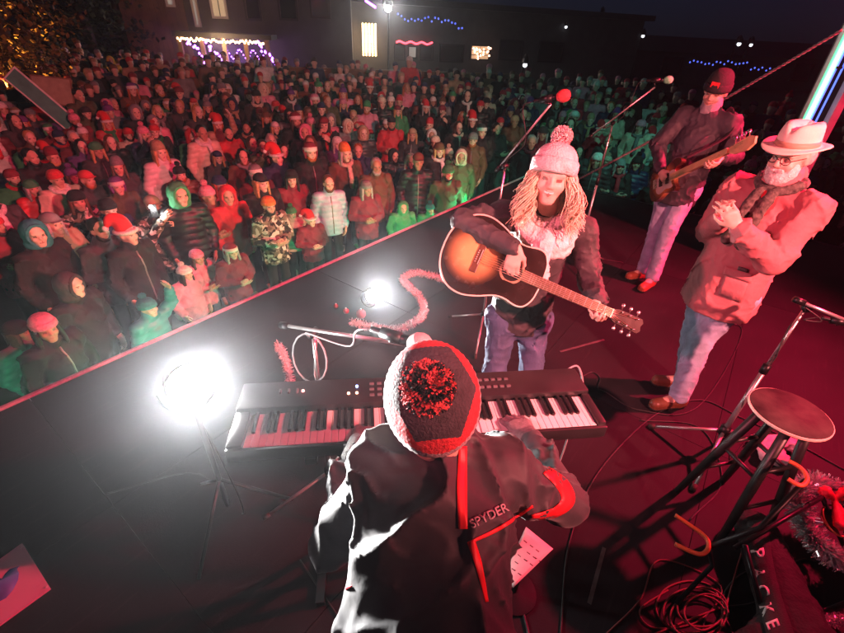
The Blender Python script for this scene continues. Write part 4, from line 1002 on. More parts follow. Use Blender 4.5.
# papers
m_paper = mat('white_paper', (.72, .70, .68), .7, var=.08, scale=6)
m_ink = mat('ink', (.08, .07, .08), .7, noise=False)
def paper(name, px, z, label, lines=0, bend=.01):
    c = [Z(u, v, z) for u, v in px]; vs = []
    for i in range(9):
        for j in range(9):
            a, b = i/8, j/8; p = c[0]*(1-a)*(1-b)+c[1]*a*(1-b)+c[2]*a*b+c[3]*(1-a)*b; vs.append(p+V(0, 0, bend*math.sin(a*3)*math.sin(b*2.5)))
    o = mesh_obj(name, vs, [(i*9+j, (i+1)*9+j, (i+1)*9+j+1, i*9+j+1) for i in range(8) for j in range(8)], m_paper); o.modifiers.new('t', 'SOLIDIFY').thickness = .0015
    return tag(o, label, 'paper')
pl = paper('song_sheet', [(526, 527), (553, 549), (513, 588), (503, 575)], .30, 'white song sheet beside the keyboard player')
tp = bvh(pl); g = np.random.default_rng(3)
for i in range(4):
    for j in range(5):
        u, v = 524+i*6-j*3.0, 540+i*4.5+j*7
        if g.random() < .75: stick('written_line', [(u, v), (u+3+g.random()*1.5, v+2.5), (u+2.6, v+3.2), (u-.4, v+.8)], [(0, 1, 2, 3)], tp, m_ink, pl, .002, .0006)
# the sheet is clipped to a low music desk
ds = empty('music_desk', Z(530, 557, 0)); tag(ds, 'low black music desk under the song sheet', 'stand')
c4 = [Z(u, v, .292) for u, v in ((527, 529), (551, 549), (514, 585), (505, 575))]
MB().add([*c4, *[p-V(0, 0, .008) for p in c4]], [(0, 1, 2, 3), (7, 6, 5, 4), (0, 4, 5, 1), (1, 5, 6, 2), (2, 6, 7, 3), (3, 7, 4, 0)]).obj('desk_plate', m_dark, ds)
cc = sum(c4)/4; MB().tube([cc-V(0, 0, .008), cc*V(1, 1, 0)+V(0, 0, .01)], .012, 8).obj('post', m_dark, ds, True)
MB().lathe([(.10, 0), (.10, .012), (.02, .018)], 24, c=cc*V(1, 1, 0)).obj('base', m_dark, ds)
# pink cloth under the stool
pc = [Z(u, v, .05) for u, v in ((748, 432), (800, 440), (795, 470), (752, 462))]
P = [rc(pc[0]*.7+pc[2]*.3, pc[1]*.8+pc[3]*.2, .05, .04, 0, .05), rc(pc[3]*.7+pc[1]*.3, pc[2]*.8+pc[0]*.2, .045, .04, 0, .05)]
tag(sdf_obj('folded_cloth', P, mat('pale_pink_cloth', (.72, .55, .58), .8, var=.25, scale=20, bump=.5, bscale=30), None, .01, fold=((.012, .09, 81), (.006, .04, 82)), cuts=[(V(0, 0, .004), V(0, 0, -1))]), 'crumpled pale pink cloth on the floor under the stool', 'cloth')

# placard with blue bird mark at the bottom left
pcn = [Z(22, 543, .016), Z(50, 588, .016), Z(-36, 650, .016), Z(-64, 605, .016)]
ex = nrm(pcn[0]-pcn[3]); ey = nrm(pcn[1]-pcn[0]); 
pk = MB(); top = pcn; bot = [p-V(0, 0, .012) for p in pcn]
pk.add([*top, *bot], [(3, 2, 1, 0), (4, 5, 6, 7), (0, 1, 5, 4), (1, 2, 6, 5), (2, 3, 7, 6), (3, 0, 4, 7)])
plc = pk.obj('placard', mat('glossy_white_board', (.78, .74, .73), .3, var=.05)); tag(plc, 'white placard with a blue bird mark at the bottom left', 'placard')
tp = bvh(plc)
bird = [(20, 565), (16, 567), (10, 569), (5, 574), (2, 579), (-4, 577), (-12, 580), (-20, 588), (-26, 590), (-20, 598), (-14, 603), (-4, 603), (6, 598), (13, 590), (18, 580), (19, 573), (17, 569)]
stick('bird_mark', bird, [tuple(range(len(bird)))], tp, mat('blue_print', (.10, .22, .55), .5, noise=False), plc, .002, .0008)
for u, v in ((21, 547), (46, 587)): MB().lathe([(.006, 0), (.005, .003), (.001, .004)], 10, c=Z(u, v, .016)).obj('rivet', m_alu, plc)
# worn tape marks on the floor
m_tape = mat('worn_grey_tape', (.06, .055, .055), .7, var=.5, scale=30)
for (u0, v0, u1, v1, wd, lb_) in ((604, 548, 589, 604, .018, 'worn grey tape strip right of the keyboard player'), (560, 352, 604, 340, .02, 'grey tape strip between singer and hatted man')):
    A, B = Z(u0, v0), Z(u1, v1); L = np.linalg.norm(B-A); o = MB().box((A+B)/2+V(0, 0, .0035), (L, wd, .0016), frame(B-A, V(0, 0, 1))).obj('tape_strip', m_tape); tag(o, lb_, 'tape', 'tape strips on the stage floor')
# cables on the stage floor
def cable(px, label, r=.0045, z=.006, m=None, group='loose cables on the stage floor', n=80):
    P = spline([Z(u, v, z) if len(p3) == 2 else Z(u, v, p3[2]) for p3 in px for u, v in [p3[:2]]], n)
    tag(MB().tube(P, r, 6).obj('floor_cable', m or m_cable, None, True), label, 'cable', group)
m_rcab = mat('red_brown_cable', (.16, .03, .03), .5, var=.1)
loops = [(640, 640)]
for k in range(5):
    for a in np.linspace(0, 2*math.pi, 9)[:-1]: loops.append((690+4*k+(34-3*k)*math.cos(a+k*.4), 607+5*(k % 3)+(26-2*k)*math.sin(a+k*.4), .006+.009*k))
cable(loops+[(735, 575), (752, 520)], 'red brown cable coiled on the floor at the bottom right', .0042, m=m_rcab, n=260)
cable([(735, 640), (722, 600), (748, 572), (790, 585), (812, 610), (850, 600)], 'black cable looping round the soft case', .005)
cable([(560, 390), (580, 378), (592, 372), (600, 378), (598, 388), (606, 392), (640, 410), (700, 405), (742, 330), (705, 325)], 'thin black cable from the piano towards the tan coat man', .004)
cable([(512, 590), (522, 610), (530, 640)], 'thick black cable running down beside the song sheet', .007)
cable([(300, 560), (320, 590), (340, 620), (350, 640)], 'thin black cable on the floor left of the keyboard player', .004)
cable([(640, 420, ), (700, 428), (722, 480), (690, 520)], 'black cable in front of the stool legs', .004)
cable([(845, 470), (790, 440), (742, 418), (700, 400), (655, 415), (600, 470), (570, 540), (560, 640)], 'black cable curving from the right edge to the bottom centre', .0045)
cable([(700, 640), (712, 610), (760, 600), (800, 560), (850, 575)], 'black cable crossing under the wreath', .004)
cable([(600, 640), (640, 600), (660, 560), (720, 585), (700, 620), (655, 628), (640, 610), (668, 590)], 'thin dark red cable looping left of the coil', .0035, m=m_rcab)
pcab = [kp(xr-.05, .153, -.03), kp(xr+.03, .18, -.02), kp(xr+.07, .16, -.12), kp(xr+.04, .12, -.2), kp(xr+.08, .16, -.5), kp(xr+.10, .2, -.99)]
tag(MB().tube(spline(pcab, 40), .004, 6).obj('power_cable', m_cablew, None, True), 'grey cable hanging from the right end of the piano', 'cable')

# ------------------------------------------------------------------ corner post with glowing tubes added for its coloured reflections, and the guy rope
PY = 4.7
TB = at(818, 112, PY)*V(1, 1, 0)
tw = empty('stage_post', TB); tag(tw, 'tall stage corner post with glowing tubes added for green and blue reflections behind the hatted man', 'post')
m_tg = mat('green_light_tube', (.3, 1, .6), .4, noise=False, emit=(.10, 1, .45), es=1.6); m_tb = mat('blue_light_tube', (.2, .3, 1), .4, noise=False, emit=(.12, .22, 1), es=1.3); m_tw = mat('white_light_tube', (1, 1, 1), .4, noise=False, emit=(.85, .9, 1), es=1.5)  # glow stands in for coloured light reflected off the post
pxd = nrm(V(1, -.25, 0)); pyd = np.cross(V(0, 0, 1), pxd); RP = np.array([pxd, pyd, V(0, 0, 1)]).T; H = 4.8
smooth_by_angle(MB().box(TB+RP@V(.03, .08, 0)+V(0, 0, H/2), (.24, .10, H), RP, .01).obj('back_column', m_dark, tw))
smooth_by_angle(MB().box(TB+RP@V(.125, -.02, 0)+V(0, 0, H/2+.002), (.07, .10, H), RP, .012).obj('side_column', mat('pale_painted_steel', (.5, .42, .42), .45, .1, var=.2), tw))
smooth_by_angle(MB().box(TB+RP@V(-.10, -.01, 0)+V(0, 0, H/2+.004), (.045, .08, H), RP, .01).obj('side_column', m_alu, tw))
for dx, m_, dy, r in ((-.115, m_tg, -.065, .011), (-.088, m_tw, -.068, .012), (-.055, m_tg, -.03, .009), (-.02, m_tb, .015, .008), (.03, m_tb, .02, .008)): MB().tube([TB+RP@V(dx, dy, .6), TB+RP@V(dx, dy, H-.2)], r, 8).obj('light_tube', m_, tw, True)
for z in np.arange(.5, H, .5): MB().box(TB+RP@V(-.05, -.005, z), (.12, .03, .02), RP).obj('bracket', m_dark, tw)
MB().box(TB+V(0, 0, .02), (.5, .4, .03), RP).obj('base_plate', m_dark, tw)
ra = Z(545, 196, .0); rb = at(842, 30, PY-.08); n = 220; g1 = MB(); g2 = MB(); d = rb-ra; u = nrm(np.cross(d, V(0, 0, 1))); b = nrm(np.cross(d, u))
for gi, ph in ((g1, 0), (g2, math.pi)):
    gi.tube([ra+d*t-V(0, 0, .05*4*t*(1-t))+.0062*(math.cos(ph+t*300)*u+math.sin(ph+t*300)*b) for t in np.linspace(0, 1, n*4)], .0082, 5)
rp_ = g1.obj('guy_rope', mat('pale_rope', (.8, .77, .72), .8, var=.2, scale=60), None, True); tag(rp_, 'pale twisted guy rope from the stage floor up to the corner post', 'rope')
g2.obj('strand', MATS['pale_rope'], rp_, True)
an = MB().lathe([(.035, 0), (.035, .01), (.012, .014), (.012, .05), (.02, .055), (.001, .06)], 16, c=ra*V(1, 1, 0)).obj('rope_anchor', m_dark); tag(an, 'steel floor anchor of the guy rope', 'anchor')
# ------------------------------------------------------------------ the crowd
m_oc = mat('crowd_coat_cloth', objcol=True, rough=.75, var=.3, scale=7, bump=.4, bscale=35)
m_op = mat('crowd_puffer_cloth', objcol=True, rough=.45, var=.15, scale=9, bump=.25, bscale=50)
m_ot = mat('crowd_trouser_cloth', objcol=True, rough=.85, var=.3, scale=9, bump=.3, bscale=60)
m_ok = mat('crowd_knit', objcol=True, rough=.9, var=.3, scale=40, bump=.7, bscale=130)
m_oh = mat('crowd_hair', objcol=True, rough=.5, var=.4, scale=40, bump=.5, bscale=110)
m_fur = mat('white_fur_trim', (.8, .78, .75), .95, var=.2, scale=60, bump=.9, bscale=150)
m_camo = mat('camouflage_cloth', (.3, .3, .3), .8, noise=False); nn, ll, bb = nodes_of(m_camo)
tc = nn.new('ShaderNodeTexCoord'); no = nn.new('ShaderNodeTexNoise'); no.inputs['Scale'].default_value = 9; ll.new(tc.outputs['Object'], no.inputs['Vector'])
mxv = nn.new('ShaderNodeMix'); mxv.data_type = 'RGBA'; mxv.inputs[0].default_value = .12; ll.new(tc.outputs['Object'], mxv.inputs[6]); ll.new(no.outputs['Color'], mxv.inputs[7])
vo = nn.new('ShaderNodeTexVoronoi'); vo.inputs['Scale'].default_value = 24; ll.new(mxv.outputs[2], vo.inputs['Vector']); sp_c = nn.new('ShaderNodeSeparateColor'); ll.new(vo.outputs['Color'], sp_c.inputs[0])
cr = nn.new('ShaderNodeValToRGB'); cr.color_ramp.interpolation = 'CONSTANT'
for p, c in ((0, (.02, .02, .02)), (.35, (.14, .12, .09)), (.55, (.60, .56, .50)), (.75, (.22, .18, .14))):
    e = cr.color_ramp.elements[0] if p == 0 else cr.color_ramp.elements.new(p); e.color = (*c, 1); e.position = p
cr.color_ramp.elements[-1].color = (.05, .05, .05, 1)
ll.new(sp_c.outputs[0], cr.inputs[0]); ll.new(cr.outputs[0], bb.inputs['Base Color'])
PROTO = {}
def grab(o):
    """take an object out of the scene as a reusable recipe (name, mesh, child recipes)"""
    r = (o.name.split('.')[0], o.data, [grab(c) for c in list(o.children)], o.get('kind')); bpy.data.objects.remove(o); return r
def place_part(r, parent, color=None, override=None):
    o = bpy.data.objects.new(r[0], r[1]); col.objects.link(o); o.parent = parent
    if color: o.color = color
    if override: o.material_slots[0].link = 'OBJECT'; o.material_slots[0].material = override
    if r[3]: o['kind'] = r[3]
    for c in r[2]: place_part(c, o, color)
    return o
def proto(pose, turn):
    k = (pose, turn)
    if k in PROTO: return PROTO[k]
    J = stand_joints(1, pose, turn)
    hd = {}
    for q in 'LR':
        d = nrm(J['w'+q]-J['e'+q]); sd = 1 if q == 'L' else -1
        hd[q] = dict(d=d, n=V(-sd*.8, 0, .3) if pose != 'down' else V(-sd, -.2, 0), c=.45, side=-sd, s=1.12)
    B, C, T, S_, HM, fw, up, che = person_parts(J, 1., .03, .16, 1.12, hands=hd, flat=1.25)
    P = dict(J=J, HM=HM, gear={})
    P['body'] = grab(sdf_obj('person', B, BODY, None, .0125, True))
    C = C+[rc(J['nek']-V(0, 0, .01), J['nek']+V(0, -.005, .03), .085, .082, 0, .02)]
    hem = [(V(0, 0, .74), V(0, 0, -1))]
    P['coat'] = grab(sdf_obj('coat', C+[rc(J['pel']-V(0, 0, .2), J['pel'], .18, .17, 0, .05, (fw, 1.25))], m_oc, None, .018, fold=((.014, .13, 11), (.007, .06, 12)), cuts=hem))
    P['puffer'] = grab(sdf_obj('puffer_jacket', C, m_op, None, .013, cuts=[(V(0, 0, .80), V(0, 0, -1))], disp=lambda X: .008-.017*np.abs(np.sin((X[:, 2]+.15*np.abs(X[:, 0]))*math.pi/.08))**.5))
    P['trousers'] = grab(sdf_obj('trousers', T, m_ot, None, .022, fold=((.006, .09, 14),)))
    P['shoes'] = [grab(sdf_obj('shoe', q, [m_sole], None, .016)) for q in S_]
    if pose == 'down':
        for st in ('coat', 'puffer'):
            me = P[st][1]; tr = BVHTree.FromPolygons([q.co[:] for q in me.vertices], [q.vertices[:] for q in me.polygons]); pts = []
            for z in np.linspace(.84, 1.43, 14):
                h = tr.ray_cast(Vector((0, -1, z)), Vector((0, 1, 0)))
                if h[0] is not None: pts.append(np.array(h[0])-V(0, .001, 0))
            P['zip_'+st] = grab(MB().tube(pts, .009, 4).obj('zip', mat('zip_tape', (.30, .29, .28), .4, .4), None, True))
    q = [J['nek']+.095*(math.cos(a)*V(1, 0, 0)+.95*math.sin(a)*fw)+V(0, 0, .025-.05*max(0, math.sin(a))) for a in np.linspace(0, 2*math.pi, 20)]
    L = [rc(q[i], q[i+1], .03, .03, 0, .012) for i in range(19)]
    q = spline([J['nek']+fw*.12+V(.03, 0, -.03), J['nek']+fw*.19+V(.04, 0, -.16), J['nek']+fw*.20+V(.045, 0, -.32)], 6); L += [rc(q[i], q[i+1], .035, .04, 0, .01, (fw, 1.5)) for i in range(5)]
    P['scarf'] = grab(sdf_obj('scarf', L, m_ok, None, .014, fold=((.006, .05, 19),)))
    PROTO[k] = P
    return P
def gear(P, kind):
    if kind in P['gear']: return P['gear'][kind]
    J, HM = P['J'], P['HM']; hp = lambda x, y, z: head_pt(J, HM, 1, x, y, z)
    r = None
    if kind == 'beanie': r = beanie(J, HM, 1, m_ok, None, band=m_ok, detail=10, tilt=.2)[0]
    if kind == 'pom': r = beanie(J, HM, 1, m_ok, None, band=m_ok, detail=10, tilt=.2, pom=(.042, m_ok))[0]
    if kind == 'slouch': r = beanie(J, HM, 1, m_ok, None, detail=10, tilt=.3, slouch=.8)[0]
    if kind == 'santa':
        q = spline([hp(0, -.02, .07), hp(.01, -.05, .15), hp(.06, -.10, .17), hp(.11, -.12, .10)], 8)
        L = [rc(q[i], q[i+1], .085-.0095*i, .085-.0095*(i+1), 0, .03) for i in range(7)]
        r = sdf_obj('santa_hat', L, mat('santa_red', (.62, .02, .03), .85, var=.2, bump=.4), None, .013, cuts=[(hp(0, 0, .035), HM@V(0, .15, -1))])
        ring = [hp(.088*math.cos(a), -.01+.106*math.sin(a), .035+.012*math.sin(a)) for a in np.linspace(0, 2*math.pi, 20)]
        sdf_obj('fur_band', [rc(ring[i], ring[i+1], .021, .021, 0, .01) for i in range(19)], m_fur, r, .011, fold=((.003, .02, 3),))
        sdf_obj('bobble', [el(hp(.12, -.125, .085), V(.032, .032, .032))], m_fur, r, .011)
    if kind == 'cap':
        r = sdf_obj('peaked_cap', [el(hp(0, -.012, .045), V(.088, .106, .085), HM), rc(hp(-.03, .09, .045), hp(.03, .09, .045), .05, .05, 0, .02, (HM@V(0, .12, 1), 6)), rc(hp(-.02, .14, .04), hp(.02, .14, .04), .035, .035, 0, .02, (HM@V(0, .12, 1), 6))], m_oc, None, .012, cuts=[(hp(0, 0, .03), HM@V(0, .1, -1))])
    if kind == 'hood':
        L = [el(hp(0, -.025, .015), V(.112, .115, .125), HM), el(hp(0, -.02, -.10), V(.115, .10, .07), HM, k=.05), dict(el(hp(0, .10, -.005), V(.074, .12, .096), HM, k=.02), sub=True)]
        r = sdf_obj('hood', L, m_oc, None, .012, fold=((.004, .06, 4),))
        ring = [hp(.082*math.cos(a), .052, -.005+.104*math.sin(a)) for a in np.linspace(0, 2*math.pi, 24)]
        sdf_obj('hood_trim', [rc(ring[i], ring[i+1], .015, .015, 0, .01) for i in range(23)], m_ok, r, .011, fold=((.004, .02, 5),))
    if kind == 'short':
        r = sdf_obj('hair', [el(hp(0, -.03, .04), V(.086, .094, .090), HM), dict(el(hp(0, .095, -.01), V(.068, .07, .072), HM, k=.015), sub=True), dict(el(hp(0, .0, -.10), V(.12, .12, .075), HM, k=.02), sub=True)], m_oh, None, .011, fold=((.004, .03, 6),))
    if kind == 'long':
        L = [el(hp(0, -.03, .035), V(.09, .096, .094), HM)]
        for x in (-.078, -.055, 0, .055, .078): L.append(rc(hp(x, -.02 if x else -.07, .0), hp(x*1.2, -.01 if x else -.08, -.22), .036, .03, 0, .03))
        L.append(dict(el(hp(0, .10, -.02), V(.064, .085, .08), HM, k=.015), sub=True))
        r = sdf_obj('hair', L, m_oh, None, .012, fold=((.006, .04, 7),))
    if kind == 'earflap':
        r = beanie(J, HM, 1.03, m_ok, None, band=m_fur, detail=10, tilt=.2)[0]
        for x in (-1, 1): sdf_obj('ear_flap', [rc(hp(x*.084, -.005, .02), hp(x*.078, .01, -.07), .03, .022, 0, .01)], m_ok, r, .012)
    if kind == 'sidehair':
        L = []
        for x in (-1, 1):
            for a_, ln_ in ((.35, .17), (-.1, .2), (-.55, .19)): L.append(rc(hp(x*.078*math.cos(a_*.6), .08*a_-.01, .01), hp(x*.092, .07*a_+.02, -ln_), .026, .017, 0, .015))
        L.append(rc(hp(0, -.085, 0), hp(0, -.095, -.17), .06, .05, 0, .03))
        r = sdf_obj('hair', L, m_oh, None, .011, fold=((.005, .035, 8),))
    if kind == 'beard':
        r = sdf_obj('beard', [el(hp(0, .06, -.095), V(.054, .036, .036), HM), el(hp(.045, .035, -.065), V(.026, .036, .045), HM), el(hp(-.045, .035, -.065), V(.026, .036, .045), HM)], m_oh, None, .010, fold=((.003, .02, 9),))
    P['gear'][kind] = grab(r)
    return P['gear'][kind]
COL = {'black': (.014, .014, .016), 'charcoal': (.045, .045, .05), 'navy': (.02, .03, .09), 'brown': (.14, .07, .04), 'maroon': (.20, .02, .04), 'olive': (.09, .10, .05), 'red': (.55, .03, .05), 'grey': (.22, .22, .23),
       'tan': (.40, .28, .18), 'purple': (.16, .05, .24), 'teal': (.03, .22, .24), 'pale blue': (.42, .60, .75), 'white': (.72, .70, .68), 'pink': (.70, .25, .36), 'green': (.05, .30, .12), 'cream': (.66, .56, .44), 'orange': (.75, .20, .05), 'yellow': (.72, .62, .12)}
HAIR = {'black': (.012, .01, .01), 'dark brown': (.04, .022, .014), 'brown': (.11, .055, .03), 'blond': (.45, .28, .12), 'grey': (.35, .34, .33), 'red': (.35, .10, .03)}
SKINS = [(.62, .40, .30), (.68, .46, .36), (.55, .34, .25), (.42, .25, .17), (.70, .50, .40)]
GEARW = {'beanie': 'beanie', 'pom': 'pompom hat', 'slouch': 'slouchy hat', 'santa': 'santa hat', 'cap': 'peaked cap', 'hood': 'hood up', 'short': 'short hair', 'long': 'long hair', 'earflap': 'fur hat'}
SIGHT = V(.6, 2.6, 0)
people = []
def add_person(px, label, coat='black', style='coat', gk='beanie', gc='black', pose='down', turn=0., s=1., tr='black', zhead=None, xy=None, group=None, skin=None, face=None, shoes=False, camo=False, scarf=None, zipc=False):
    s_ = s
    if xy is None:
        z = GZ+1.63*s_
        p = Z(*px, z)
        for _ in range(4): z = ground_z(p[0], p[1])+1.63*s_; p = Z(*px, z)
        x, y = p[0], p[1]
    else: x, y = xy
    P = proto(pose, turn)
    o = bpy.data.objects.new('person', P['body'][1]); col.objects.link(o)
    t = SIGHT if face is None else face
    rz = math.atan2(t[1]-y, t[0]-x)+math.pi/2
    o.location = (x, y, ground_z(x, y)); o.rotation_euler = (0, 0, rz); o.scale = (s_, s_, s_)
    if s_ < .8: o.scale = (s_*1.12, s_*1.12, s_)
    o.color = (*(skin or SKINS[int(RNG.integers(len(SKINS)))]), 1)
    place_part(P[style], o, (*COL[coat], 1), m_camo if camo else None)
    place_part(P['trousers'], o, (*COL[tr], 1))
    if shoes:
        for q in P['shoes']: place_part(q, o)
    if scarf: place_part(P['scarf'], o, (*COL[scarf], 1))
    elif zipc and 'zip_'+style in P: place_part(P['zip_'+style], o)
    if gk: place_part(gear(P, gk), o, (*(HAIR[gc] if gk in ('short', 'long') else COL[gc]), 1))
    q = RNG.random(); hc_ = list(HAIR.values())[int(RNG.integers(6))]
    if gk in ('beanie', 'pom', 'slouch', 'cap', 'earflap', 'santa'):
        if q < .48: place_part(gear(P, 'sidehair'), o, (*hc_, 1))
        elif q < .66 and s_ > .85: place_part(gear(P, 'beard'), o, (*hc_, 1))
    elif gk == 'short' and q < .3: place_part(gear(P, 'beard'), o, (*HAIR[gc], 1))
    tag(o, label, 'person', group or 'crowd watching the stage')
    people.append((x, y, o))
    return o
F = add_person
# the front of the crowd, person by person
F((125, 232), 'person in red santa hat and black jacket at the left front', 'black', 'coat', 'santa', 'red', 'down', .25, shoes=True, zipc=True)
F((97, 228), 'bareheaded person left of the santa hat at the front', 'charcoal', 'coat', 'short', 'black', 'clasp', 0.)
F((107, 208), 'person in black beanie just behind the santa hat', 'navy', 'coat', 'beanie', 'black', 'down', -.3)
F((33, 232), 'large person in black coat with teal hood at the far left', 'black', 'coat', 'hood', 'teal', 'down', -.3, s=1.05)
F((50, 222), 'person in tan coat behind the teal hood', 'tan', 'coat', 'cap', 'grey', 'cross', .25)
F((68, 284), 'person in dark hood and pale trousers next to the stage edge', 'black', 'coat', 'hood', 'charcoal', 'down', .25, s=.95, tr='white', shoes=True)
F((16, 330), 'child in grey puffer jacket at the far left by the stage', 'grey', 'puffer', 'beanie', 'black', 'down', .25, s=.78)
F((146, 306), 'child in puffer coloured as green lit in front of the santa hat', 'teal', 'puffer', 'pom', 'teal', 'cheer', 0., s=0.75)  # teal of jacket and hat stands in for green light
F((152, 204), 'person in camouflage jacket holding up a shining phone', 'tan', 'coat', 'cap', 'tan', 'phone', 0., camo=True)
F((207, 194), 'woman in rust brown coat and pink pompom hat'.replace('woman', 'person'), 'brown', 'coat', 'pom', 'pink', 'clasp', .25)
F((227, 194), 'person in bright red coat with fur edged hood', 'red', 'coat', 'hood', 'red', 'down', -.3)
F((260, 181), 'person in long black coat and black peaked cap', 'black', 'coat', 'cap', 'black', 'down', .25, s=1.04)
F((268, 204), 'person in black and white camouflage jacket with orange beanie', 'white', 'coat', 'beanie', 'orange', 'clasp', 0., camo=True, s=.95)
F((291, 212), 'small child in green pompom hat beside the camouflage jacket', 'cream', 'puffer', 'pom', 'green', 'down', 0., s=0.73)
F((310, 219), 'child in santa hat in front of the pale blue puffer', 'maroon', 'coat', 'santa', 'red', 'clasp', .25, s=0.73)
F((328, 182), 'person in pale blue puffer jacket with brown hair', 'pale blue', 'puffer', 'short', 'brown', 'down', 0., s=.98, zipc=True)
F((291, 177), 'person in maroon jacket and black beanie left of the pale blue puffer', 'maroon', 'coat', 'beanie', 'black', 'down', -.3)
F((345, 152), 'tall person in brown coat and bright orange beanie', 'brown', 'coat', 'slouch', 'orange', 'down', .25, s=1.08, scarf='cream')
F((376, 165), 'person with cropped grey hair in brown jacket behind the grey beanie', 'brown', 'coat', 'short', 'grey', 'down', 0., s=1.04)
F((366, 187), 'person in maroon coat and grey beanie clasping hands', 'maroon', 'coat', 'beanie', 'grey', 'clasp', .25, s=.93)
F((403, 206), 'child in green hood by the middle of the stage edge', 'green', 'coat', 'hood', 'green', 'down', 0., s=0.73)
F((430, 208), 'small child in dark green pompom hat beside the green hood', 'green', 'puffer', 'pom', 'teal', 'down', .25, s=0.69)
F((418, 160), 'person in big black puffer jacket with brown cap', 'black', 'puffer', 'cap', 'brown', 'down', 0., s=1.08, zipc=True)
F((448, 172), 'person in olive coat and green pompom hat', 'olive', 'coat', 'pom', 'green', 'down', .25)
F((456, 186), 'child in white beanie beside the green pompom hat', 'green', 'coat', 'beanie', 'white', 'clasp', 0., s=.8)
F((461, 156), 'person in pale cream hood behind the green pompom hat', 'olive', 'coat', 'hood', 'cream', 'down', 0.)
F((184, 272), 'small child in white pompom hat in front of the stroller', 'pink', 'coat', 'pom', 'white', 'down', .25, s=0.69)
F((196, 256), 'small child in pink beanie behind the white pompom hat', 'pink', 'coat', 'beanie', 'pink', 'clasp', 0., s=0.73)
F((230, 250), 'small child in maroon earflap hat in front of the rust brown coat', 'maroon', 'coat', 'earflap', 'maroon', 'clasp', 0., s=0.75)
F((86, 178), 'person in bright red peaked cap in the left crowd', 'charcoal', 'coat', 'cap', 'red', 'down', .25)
F((52, 156), 'person in maroon beanie and black coat in the left crowd', 'black', 'coat', 'slouch', 'maroon', 'down', 0.)
F((30, 156), 'bareheaded person in black jumper left of the maroon beanie', 'black', 'coat', 'short', 'black', 'down', .25, s=1.05)
F((76, 199), 'person in camouflage coat with black beanie below the red cap', 'tan', 'coat', 'beanie', 'black', 'down', -.3, camo=True)
F((117, 166), 'person in grey beanie looking sideways above the phone light', 'charcoal', 'coat', 'slouch', 'grey', 'down', -.3)
F((228, 133), 'person in bright red jumper with dark hair in mid crowd', 'red', 'coat', 'short', 'black', 'clasp', 0.)
F((114, 72), 'person in yellow coat at the back left of the crowd', 'yellow', 'coat', 'hood', 'yellow', 'down', 0.)
F((126, 66), 'person in yellow coat and white fur hat at the back left', 'yellow', 'coat', 'earflap', 'white', 'down', .25)
F((107, 106), 'person in pink coat and pink hood in the back left', 'pink', 'coat', 'hood', 'pink', 'down', 0.)
F((784, 108), 'person in red pompom hat right of the bass player', 'red', 'coat', 'pom', 'red', 'down', 0.)  # red of coat and hat stands in for red light
F((766, 119), 'person in red hood between bass player and hatted man', 'red', 'coat', 'hood', 'red', 'down', .25)  # cloth coloured red for the red light falling on it
# the rest, rank by rank
ROWN = ['first', 'second', 'third', 'fourth', 'fifth', 'sixth', 'seventh', 'eighth', 'ninth', 'tenth', 'eleventh', 'twelfth', 'thirteenth', 'fourteenth', 'fifteenth', 'sixteenth', 'seventeenth', 'eighteenth', 'nineteenth', 'twentieth', 'rearmost']
used = set(); spots = []
for i in range(29):
    for j in range(-38, 42):
        b = .95+.57*i
        a = (j+.5*(i % 2))*.51
        spots.append((a, b, i))
for i in range(14):
    for j in range(0, 12):
        spots.append((.95+.62*i, .3-.56*j, i))
cand = []
for a, b, i in spots:
    x, y = (CORNER+e1*(a+RNG.normal()*.12)-e2*(b+RNG.normal()*.13))[:2]
    if y > 17.5 or y < .8: continue
    z = ground_z(x, y)
    if ((V(x, y, z+1.6)-CAMP)@_Y*1.0) < .5: continue
    u, v = proj(V(x, y, z+1.62))
    if not (-18 < u < 862 and 48 < v < 420): continue
    if x > 5 and y < 6: continue
    if 40 < u < 490 and b < 1.5: continue
    row = max(0, int(round(max((b-.95)/.57, (a-.95)/.62 if b < .5 else 0))))
    cand.append((x, y, row, u, v))
cand.sort(key=lambda c: c[0]**2+c[1]**2)
def zone(u):
    for lim, nm in ((90, 'at the far left'), (190, 'on the left'), (300, 'left of centre'), (400, 'in the centre'), (480, 'behind the acoustic guitar side'), (600, 'behind the singer'), (700, 'beyond the green microphone'), (999, 'at the far right')):
        if u < lim: return nm
CW = ['black']*7+['charcoal']*5+['navy']*3+['brown', 'brown', 'maroon', 'maroon', 'olive', 'olive', 'grey', 'tan', 'purple', 'teal', 'red', 'white', 'pink', 'green', 'cream']
GC = ['black', 'grey', 'white', 'red', 'maroon', 'pink', 'navy', 'green', 'purple', 'charcoal', 'tan', 'cream', 'brown']
GK = ['beanie', 'beanie', 'pom', 'pom', 'slouch', 'cap', 'hood', 'hood', 'short', 'short', 'long', 'long', 'santa', 'earflap', 'beanie']
POSES = [('down', 0.), ('down', .25), ('down', -.3), ('clasp', 0.), ('clasp', .25), ('cross', .25), ('phone', 0.), ('cheer', 0.)]
PW_ = [.22, .19, .18, .13, .1, .1, .05, .03]
far = []; N_IND = 300
